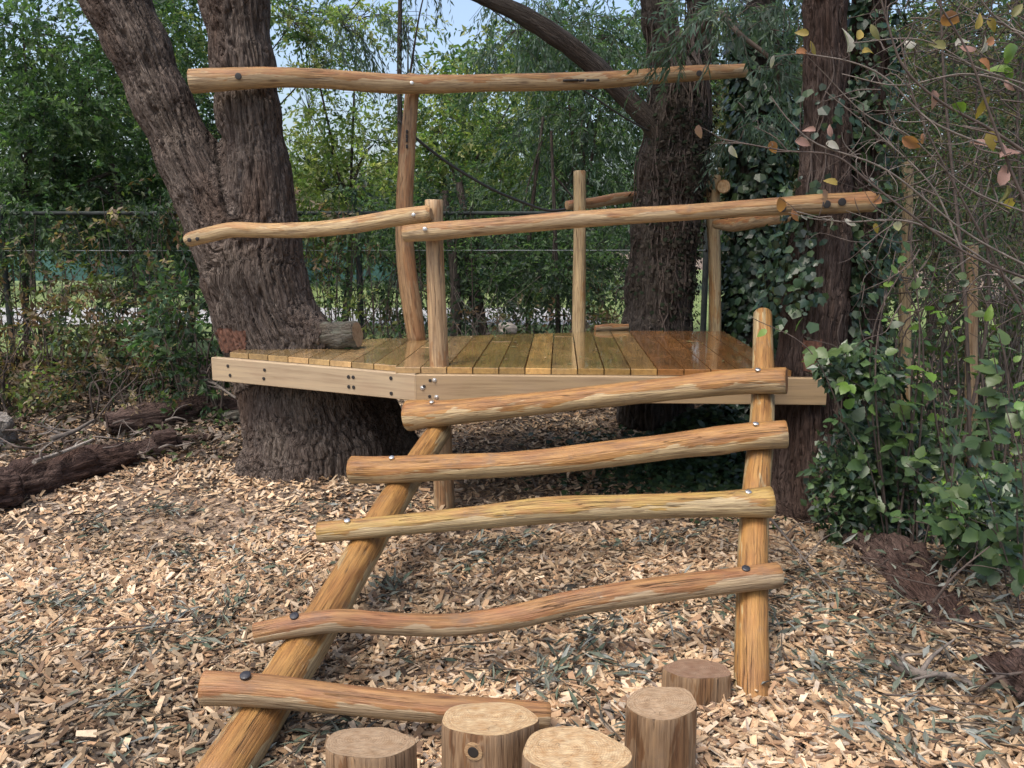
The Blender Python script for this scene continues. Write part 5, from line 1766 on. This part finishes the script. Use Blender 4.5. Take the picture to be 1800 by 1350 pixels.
for px, py in spots:
    c = atz(px, py, 0.02)
    m = random.randint(14, 60)
    sp = random.uniform(0.05, 0.13)
    th = random.random() * 6.283
    off = R.normal(0, 1, (m, 2)) * [sp * 1.7, sp * 0.7]
    off = off @ np.array([[math.cos(th), math.sin(th)], [-math.sin(th), math.cos(th)]])
    P = np.column_stack([c[0] + off[:, 0], c[1] + off[:, 1], np.zeros(m)])
    P[:, 2] = gz(P[:, 0], P[:, 1]) + 0.02 + 0.035 * R.random(m)
    yaw = th + R.normal(0, 0.8, m)
    D = norm(np.stack([np.cos(yaw), np.sin(yaw), R.normal(0.1, 0.35, m)], 1))
    leaf_quads(mb, P, D, norm(rdir(m) * 0.6 + [0, 0, 0.8]), 0.05 + 0.05 * R.random(m), 0.010 + 0.012 * R.random(m), pick(LIT[:4] + [LIT[5]], m), 0.3)
    a = np.array([c[0] - math.cos(th) * sp * 2, c[1] - math.sin(th) * sp * 2, 0.03])
    b = np.array([c[0] + math.cos(th) * sp * 2, c[1] + math.sin(th) * sp * 2, 0.04])
    tube(mb, [a, (a + b) / 2 + [0, 0, 0.02], b], [0.004, 0.003, 0.0015], 8, 4, 0, 0, 0, None, 1, 0, col=(0.07, 0.055, 0.04))
n = 4200
x = R.uniform(-5.2, -1.6, n)
y = R.uniform(5.9, 8.3, n)
keep = (x + 0.55 * (y - 5.4)) < -1.75 + 0.5 * R.random(n)
x, y = x[keep], y[keep]
n = len(x)
yaw = R.random(n) * 6.283
D = norm(np.stack([np.cos(yaw), np.sin(yaw), R.normal(0.1, 0.4, n)], 1))
leaf_quads(mb, np.stack([x, y, gz(x, y) + 0.02 + 0.05 * R.random(n)], 1), D, norm(rdir(n) * 0.7 + [0, 0, 1.0]), 0.05 + 0.06 * R.random(n), 0.02 + 0.03 * R.random(n), pick([(0.10, 0.07, 0.05), (0.07, 0.05, 0.04), (0.15, 0.11, 0.08), (0.18, 0.15, 0.12), (0.05, 0.04, 0.03), (0.06, 0.08, 0.03)], n), 0.3)
n = 620
x = R.normal(1.8, 0.42, n)
y = R.normal(3.25, 0.5, n)
yaw = R.random(n) * 6.283
D = norm(np.stack([np.cos(yaw), np.sin(yaw), R.normal(0.2, 0.4, n)], 1))
leaf_quads(mb, np.stack([x, y, gz(x, y) + 0.02 + 0.06 * R.random(n)], 1), D, norm(rdir(n) * 0.7 + [0, 0, 1.0]), 0.05 + 0.05 * R.random(n), 0.010 + 0.014 * R.random(n), pick(LIT, n), 0.3)
m = 46
uu, vv = R.uniform(-0.6, 1.9, m), R.uniform(0.1, 1.7, m)
P = np.column_stack([DC[0] + DU[0] * uu + DV[0] * vv, DC[1] + DU[1] * uu + DV[1] * vv, np.full(m, ZD + 0.004)])
yaw = R.random(m) * 6.283
leaf_quads(mb, P, norm(np.stack([np.cos(yaw), np.sin(yaw), 0.08 + 0 * yaw], 1)), norm(rdir(m) * 0.2 + [0, 0, 1.0]), 0.025 + 0.035 * R.random(m), 0.008 + 0.01 * R.random(m), pick([(0.30, 0.23, 0.15), (0.10, 0.08, 0.05), (0.14, 0.15, 0.07)], m), 0.2)
tag(mb.build('leaf_litter', M['litter']), 'withered grey-green leaf sprigs strewn over the wood chips', 'leaf litter', kind='stuff')


# ------------------------------------------------------------------ bramble and near twigs on the right
def ovate_mesh(name, mat, ratio=0.62, tooth=0.06, n=9, fold=0.18, curl=0.22):
    up_, dn = [], []
    for i in range(n + 1):
        t = i / n
        wv = ratio / 2 * (math.sin(math.pi * t ** 0.8)) ** 0.85
        wv = max(wv, 0.0)
        if 0 < i < n:
            wv *= 1 + (tooth if i % 2 else -tooth)
        up_.append((wv, t))
    V, F = [], []
    for x, t in up_:
        V.append((0, t, -curl * t * t))
    for sgn in (1, -1):
        for x, t in up_:
            V.append((sgn * x, t - 0.02 * (x > 0), -curl * t * t + fold * x + 0.015 * math.sin(t * 22)))
    m = n + 1
    for i in range(n):
        F.append([i, m + i, m + i + 1, i + 1])
        F.append([i + 1, 2 * m + i + 1, 2 * m + i, i])
    mb = MB()
    mb.add(V, np.array(F), 0, True)
    return mb.mesh(name, mat)


BRAM = [ovate_mesh('bramble_leaf_a', M['bramble'], 0.72), ovate_mesh('bramble_leaf_b', M['bramble'], 0.62, 0.05, 9, 0.1, 0.3), ovate_mesh('bramble_leaf_c', M['bramble'], 0.8, 0.07, 9, 0.25, 0.15)]
B_PAL = [(0.043, 0.082, 0.028), (0.055, 0.100, 0.032), (0.034, 0.062, 0.026), (0.072, 0.115, 0.034)]
B_FRESH = [(0.11, 0.20, 0.03), (0.085, 0.17, 0.035), (0.13, 0.21, 0.04)]


def leafy(parent, stems, nper, size, pal, meshes, partname='leaf', stemr=0.004, mat='twig', trif=True, up=0.7):
    """canes with leaves in threes along them"""
    P_, D_, N_, S_, C_ = [], [], [], [], []
    for st in stems:
        mb = MB()
        C, rr = tube(mb, st, np.linspace(stemr, stemr * 0.4, len(st)), 24, 6, 0.1, 3, 0, None, 1, 0)
        child('cane', mb, M[mat], parent)
        T = norm(np.gradient(C, axis=0))
        for q in range(nper):
            i = int(5 + (len(C) - 6) * (q + random.random() * 0.6) / nper)
            i = min(i, len(C) - 1)
            side = norm(np.cross(T[i], rdir(1)[0]))
            base = C[i]
            pet = norm(side * 1.0 + T[i] * 0.5 + np.array([0, -0.15, 0.35]))
            hub = base + pet * size * random.uniform(0.3, 0.8)
            nn = norm(np.array([0, -0.45, up]) + rdir(1)[0] * 0.5)
            s_ = size * random.uniform(0.6, 1.25)
            cl = pick(pal, 1, 0.2)[0]
            dirs = [pet]
            if trif:
                x_ = norm(np.cross(pet, nn))
                dirs = [pet, norm(pet * 0.3 + x_), norm(pet * 0.3 - x_)]
            for k_, dd in enumerate(dirs):
                dd = norm(dd + np.array([0, 0, -0.25]) + rdir(1)[0] * 0.2)
                P_.append(hub if k_ else hub + pet * s_ * 0.12)
                D_.append(dd)
                N_.append(nn)
                S_.append(s_ * (1 if k_ == 0 else 0.8))
                C_.append(cl * random.uniform(0.85, 1.15))
    leaf_parts(parent, meshes, np.array(P_), D_, N_, S_, C_, partname)


def gpt(px, py, Y, jitter=0.0):
    p = at(px, py, Y)
    return p + R.normal(0, jitter, 3) if jitter else p


br = thing('bramble_bush', 'leafy green bramble spilling over the right end of the fascia board', 'bramble', (2.0, 4.0, 0))
stems = []
for (a, b, c_) in (((1600, 960, 4.1), (1560, 760, 4.0), (1480, 640, 3.95)), ((1640, 960, 4.0), (1600, 720, 3.9), (1530, 600, 3.85)), ((1620, 980, 3.9), (1640, 760, 3.9), (1600, 620, 3.9)),
                   ((1680, 980, 4.0), (1650, 740, 4.1), (1640, 640, 4.2)), ((1560, 960, 4.0), (1520, 800, 3.95), (1470, 720, 3.95)), ((1640, 980, 4.1), (1600, 860, 4.0), (1540, 760, 3.95)),
                   ((1560, 900, 4.1), (1500, 640, 4.0), (1425, 590, 3.95)), ((1500, 780, 4.0), (1440, 620, 3.95), (1345, 545, 3.9))):
    stems.append([gpt(*a), gpt(*b, 0.03), gpt(*c_, 0.03)])
leafy(br, stems[:7], 9, 0.075, B_PAL + B_PAL + B_FRESH[:1], BRAM)
leafy(br, stems[7:], 5, 0.06, B_FRESH, BRAM, trif=False)
mb = MB()
n = 2600
C = at(1540, 850, 4.15)
d = rdir(n)
P = C + d * (R.random((n, 1)) ** 0.5) * [0.36, 0.22, 0.40]
P2 = at(1510, 650, 4.05) + rdir(900) * (R.random((900, 1)) ** 0.5) * [0.22, 0.16, 0.13]
P = np.vstack([P, P2])
n = len(P)
leaf_quads(mb, P, norm(rdir(n) + [0, -0.2, -0.6]), norm(rdir(n) * 0.6 + [0, -0.6, 0.7]), 0.05 * (0.6 + 0.7 * R.random(n)), 0.032 * (0.6 + 0.7 * R.random(n)), pick(IVY_PAL + B_PAL, n), 0.1)
o = child('leaf_mass', mb, M['ivy_mass'], br)
o['kind'] = 'stuff'

br2 = thing('bramble_bush', 'big-leaved bramble canes at the right edge in front of the chips', 'bramble', (2.0, 3.1, 0))
stems = []
for (a, b, c_) in (((1790, 1080, 3.3), (1780, 800, 3.2), (1735, 620, 3.1)), ((1830, 1080, 3.2), (1800, 760, 3.1), (1770, 600, 3.05)), ((1780, 1100, 3.3), (1740, 900, 3.25), (1660, 780, 3.2)),
                   ((1760, 1080, 3.4), (1690, 900, 3.4), (1600, 840, 3.4)), ((1800, 1100, 3.2), (1760, 960, 3.2), (1690, 890, 3.15)), ((1720, 1080, 3.5), (1680, 880, 3.5), (1690, 700, 3.5)),
                   ((1800, 1000, 3.0), (1790, 860, 3.0), (1760, 720, 3.0)), ((1700, 1020, 3.5), (1650, 930, 3.5), (1580, 900, 3.5))):
    stems.append([gpt(*a), gpt(*b, 0.03), gpt(*c_, 0.03)])
leafy(br2, stems, 9, 0.074, B_PAL + B_PAL + B_FRESH[1:2], BRAM)
mb = MB()
n = 1500
P = np.vstack([at(1740, 900, 3.6) + rdir(n) * (R.random((n, 1)) ** 0.5) * [0.26, 0.2, 0.24]])
leaf_quads(mb, P, norm(rdir(n) + [0, -0.2, -0.6]), norm(rdir(n) * 0.6 + [0, -0.6, 0.7]), 0.05 * (0.6 + 0.7 * R.random(n)), 0.03 * (0.6 + 0.7 * R.random(n)), pick(IVY_PAL + B_PAL + B_FRESH[:1], n), 0.1)
o = child('leaf_mass', mb, M['ivy_mass'], br2)
o['kind'] = 'stuff'

gs = thing('green_shrub', 'loose light green shrub in front of the far posts on the right', 'shrub', (2.1, 3.9, 0))
stems = []
for q in range(13):
    x0 = random.uniform(1560, 1790)
    stems.append([gpt(x0, 960, 4.0), gpt(x0 + random.uniform(-30, 30), 640, 3.95, .05), gpt(x0 + random.uniform(-60, 60), random.uniform(430, 540), 3.9, .05)])
leafy(gs, stems, 15, 0.055, B_FRESH + B_PAL, BRAM, trif=False, stemr=0.006)

# near branches with autumn leaves
AUT = [ovate_mesh('autumn_leaf_a', M['autumn'], 0.55, 0.04, 9, 0.5, 0.25), ovate_mesh('autumn_leaf_b', M['autumn'], 0.5, 0.05, 9, 0.9, 0.45), ovate_mesh('autumn_leaf_c', M['autumn'], 0.62, 0.03, 9, -0.6, 0.6)]
PINK, ORG, YEL, GRN, PALE, OLV = (0.36, 0.215, 0.185), (0.36, 0.17, 0.085), (0.33, 0.25, 0.07), (0.14, 0.23, 0.04), (0.42, 0.40, 0.36), (0.20, 0.19, 0.08)
ab = thing('autumn_branch', 'bare arching branches with a few pink, orange and yellow leaves at upper right', 'branch', (1.75, 2.6, 0.0))
twigs = [
    ([(1830, 500, 2.5), (1690, 440, 2.5), (1540, 330, 2.5), (1470, 275, 2.5), (1380, 265, 2.5), (1270, 245, 2.5)], 0.0042),
    ([(1840, 270, 2.4), (1760, 262, 2.4), (1640, 215, 2.4), (1560, 140, 2.4), (1500, 110, 2.4), (1420, 95, 2.4)], 0.004),
    ([(1830, 480, 2.45), (1700, 410, 2.5), (1560, 300, 2.5), (1440, 255, 2.5), (1390, 215, 2.5), (1355, 170, 2.5)], 0.0035),
    ([(1850, 300, 2.3), (1745, 230, 2.3), (1655, 180, 2.3), (1590, 120, 2.3), (1560, 40, 2.3), (1540, -40, 2.3)], 0.005),
    ([(1840, 420, 2.2), (1790, 330, 2.2), (1740, 200, 2.2), (1700, 90, 2.2), (1640, -10, 2.2)], 0.005),
    ([(1850, 560, 2.6), (1720, 450, 2.6), (1600, 390, 2.6), (1480, 390, 2.6), (1400, 372, 2.6)], 0.004),
    ([(1850, 640, 2.5), (1740, 440, 2.5), (1620, 210, 2.5), (1580, 60, 2.5)], 0.0045),
    ([(1840, 160, 2.4), (1720, 120, 2.4), (1620, 70, 2.4), (1500, 75, 2.4)], 0.003),
    ([(1820, 380, 2.5), (1700, 330, 2.5), (1600, 240, 2.5), (1520, 200, 2.5), (1440, 120, 2.5)], 0.003),
    ([(1840, 100, 2.3), (1790, 60, 2.3), (1740, 20, 2.3), (1700, -40, 2.3)], 0.004),
    ([(1690, 440, 2.5), (1640, 330, 2.55), (1560, 250, 2.6), (1450, 160, 2.6)], 0.003),
    ([(1845, 230, 2.3), (1800, 160, 2.3), (1700, 130, 2.3), (1580, 150, 2.3), (1480, 130, 2.3)], 0.003),
]
TW_PTS = []
for rows, r_ in twigs:
    mb = MB()
    P = [gpt(*q) for q in rows]
    C, rr = tube(mb, P, np.linspace(r_, r_ * 0.45, len(P)), 40, 6, 0.12, 3, 0, None, 1, 0)
    for q in range(7):
        i = random.randint(8, 36)
        e = C[i] + np.array([random.uniform(-.14, .06), random.uniform(-.06, .06), random.uniform(-.09, .10)])
        tube(mb, [C[i], (C[i] + e) / 2 + R.normal(0, 0.012, 3), e], [r_ * 0.5, r_ * 0.4, r_ * 0.2], 8, 4, 0, 0, 0, None, 1, 0)
    child('twig', mb, M['twig_grey' if r_ < 0.0042 else 'twig'], ab)
    TW_PTS.extend(list(C))
# the canes those branches rise from, just outside the picture
for x0, y0, tp2 in ((1.75, 2.35, 1830), (1.85, 2.5, 1850), (1.8, 2.25, 1845)):
    mb = MB()
    tube(mb, [(x0, y0 + 0.3, -0.05), (x0 + 0.08, y0 + 0.15, 0.9), at(tp2, 450, y0)], [0.012, 0.009, 0.005], 24, 7, 0.1, 3, 0, None, 1, 0)
    child('twig', mb, M['twig'], ab)
lv = [(1230, 230, PINK, 22, -80), (1288, 265, PALE, 20, -70), (1360, 258, ORG, 22, -60), (1410, 250, PINK, 26, -10), (1425, 228, PINK, 18, 170), (1462, 232, PINK, 18, 80), (1462, 255, PALE, 22, -20), (1490, 76, PALE, 34, 85), (1435, 78, YEL, 24, -30), (1412, 58, YEL, 20, 170), (1410, 92, ORG, 24, 10),
      (1362, 105, PALE, 16, -80), (1512, 60, YEL, 22, 60), (1525, 90, YEL, 22, 20), (1672, 35, ORG, 36, -20), (1718, 40, YEL, 24, 70), (1742, 42, YEL, 22, -60), (1700, 78, PINK, 28, 20), (1742, 72, ORG, 22, 30), (1728, 82, PALE, 24, 60), (1785, 95, GRN, 44, 20), (1762, 122, GRN, 36, 160),
      (1730, 112, ORG, 24, -30), (1775, 145, PINK, 22, -20), (1642, 172, PINK, 28, -80), (1690, 190, GRN, 36, -20), (1742, 185, YEL, 34, -85), (1742, 245, YEL, 30, -80), (1600, 250, ORG, 34, -30), (1630, 243, ORG, 24, 10), (1724, 252, PINK, 26, 160), (1770, 270, PINK, 30, 30), (1775, 262, PINK, 26, 80), (1762, 310, PINK, 34, 75),
      (1772, 340, OLV, 30, -80), (1780, 360, YEL, 26, -60), (1462, 320, YEL, 22, 160), (1375, 360, ORG, 30, -70), (1400, 375, ORG, 20, -40), (1452, 345, PINK, 26, -60), (1545, 350, ORG, 26, 30), (1495, 385, PALE, 22, 0), (1462, 390, PALE, 16, -80), (1540, 400, YEL, 16, -80), (1580, 398, PALE, 20, -70), (1790, 490, PALE, 24, 10),
      (1735, 552, GRN, 26, 80), (1600, 75, PALE, 22, 20), (1650, 80, OLV, 26, 170), (1690, 75, PALE, 26, 30), (1540, 50, OLV, 24, -40), (1775, 130, GRN, 28, -40), (1785, 20, OLV, 24, 60)]
P_, D_, N_, S_, C_ = [], [], [], [], []
TWP = np.array(TW_PTS)
TWX = np.array([proj(p) for p in TW_PTS])
pet = MB()
for px, py, cl, sz, an in lv:
    a = math.radians(an)
    bx_, by_ = px - math.cos(a) * sz * 0.5, py + math.sin(a) * sz * 0.5
    k_ = np.argmin((TWX[:, 0] - bx_) ** 2 + (TWX[:, 1] - by_) ** 2)
    Y = float(TWP[k_][1])
    b_ = at(bx_, by_, Y)
    P_.append(b_)
    e_ = b_ + np.array([math.cos(a), 0, math.sin(a)]) * 0.004
    pet = MB()
    tube(pet, [TWP[k_], (TWP[k_] + b_) / 2 + R.normal(0, 0.006, 3), e_], [0.0013, 0.001, 0.0008], 8, 4, 0, 0, 0, None, 1, 0)
    child('leaf_stalk', pet, M['twig'], ab)
    D_.append(norm(np.array([math.cos(a), random.uniform(-.35, .35), math.sin(a)])))
    N_.append(norm(np.array([random.uniform(-1, 1), -1, random.uniform(-0.4, 1.2)])))
    S_.append(sz * 1.15 / FOC * Y)
    C_.append(np.array(cl) * random.uniform(0.75, 1.15))
leaf_parts(ab, AUT, np.array(P_), D_, N_, S_, C_)

# tangled grey undergrowth twigs behind the near branches
tt = thing('twig_thicket', 'tangle of bare grey-brown twigs filling the upper right', 'thicket', (2.4, 4.3, 0))
tw, mb = MB(), MB()
for q in range(330):
    Y = random.uniform(3.6, 6.2)
    px, py = random.uniform(1500, 1860), random.uniform(-40, 540)
    a = random.uniform(0, 6.283)
    pts_ = [at(px, py, Y)]
    for k_ in range(4):
        a += random.gauss(0, 0.45)
        L = random.uniform(18, 46)
        px, py = px + math.cos(a) * L, py + math.sin(a) * L
        pts_.append(at(px, py, Y + random.uniform(-.15, .15)))
    tube(tw, pts_, np.linspace(0.0036, 0.0012, 5), 14, 4, 0, 0, 0, None, 1, 0)
o = child('twig', tw, M['twig'], tt)
o['kind'] = 'stuff'
stems_ = MB()
for q in range(5):
    x0 = random.uniform(2.3, 3.3)
    Y = random.uniform(3.8, 5.4)
    tube(stems_, [(x0, Y, -0.03), (x0 + random.uniform(-.2, .2), Y, 1.2), (x0 + random.uniform(-.5, .3), Y + .1, 2.4), (x0 + random.uniform(-.9, .3), Y, 3.4)], [0.011, 0.009, 0.006, 0.003], 24, 6, 0.1, q, 0, None, 1, 0)
child('stem', stems_, M['twig'], tt)
n = 8500
P = np.array([at(random.uniform(1500, 1850), random.uniform(-40, 520), random.uniform(4.7, 6.4)) for _ in range(n)])
leaf_quads(mb, P, rdir(n), rdir(n), 0.032 * (0.5 + R.random(n)), 0.014 * (0.6 + R.random(n)), pick(G_OLIVE + G_DARK + G_MID, n), 0.1)
o = child('leaf_mass', mb, M['leaf'], tt)
o['kind'] = 'stuff'
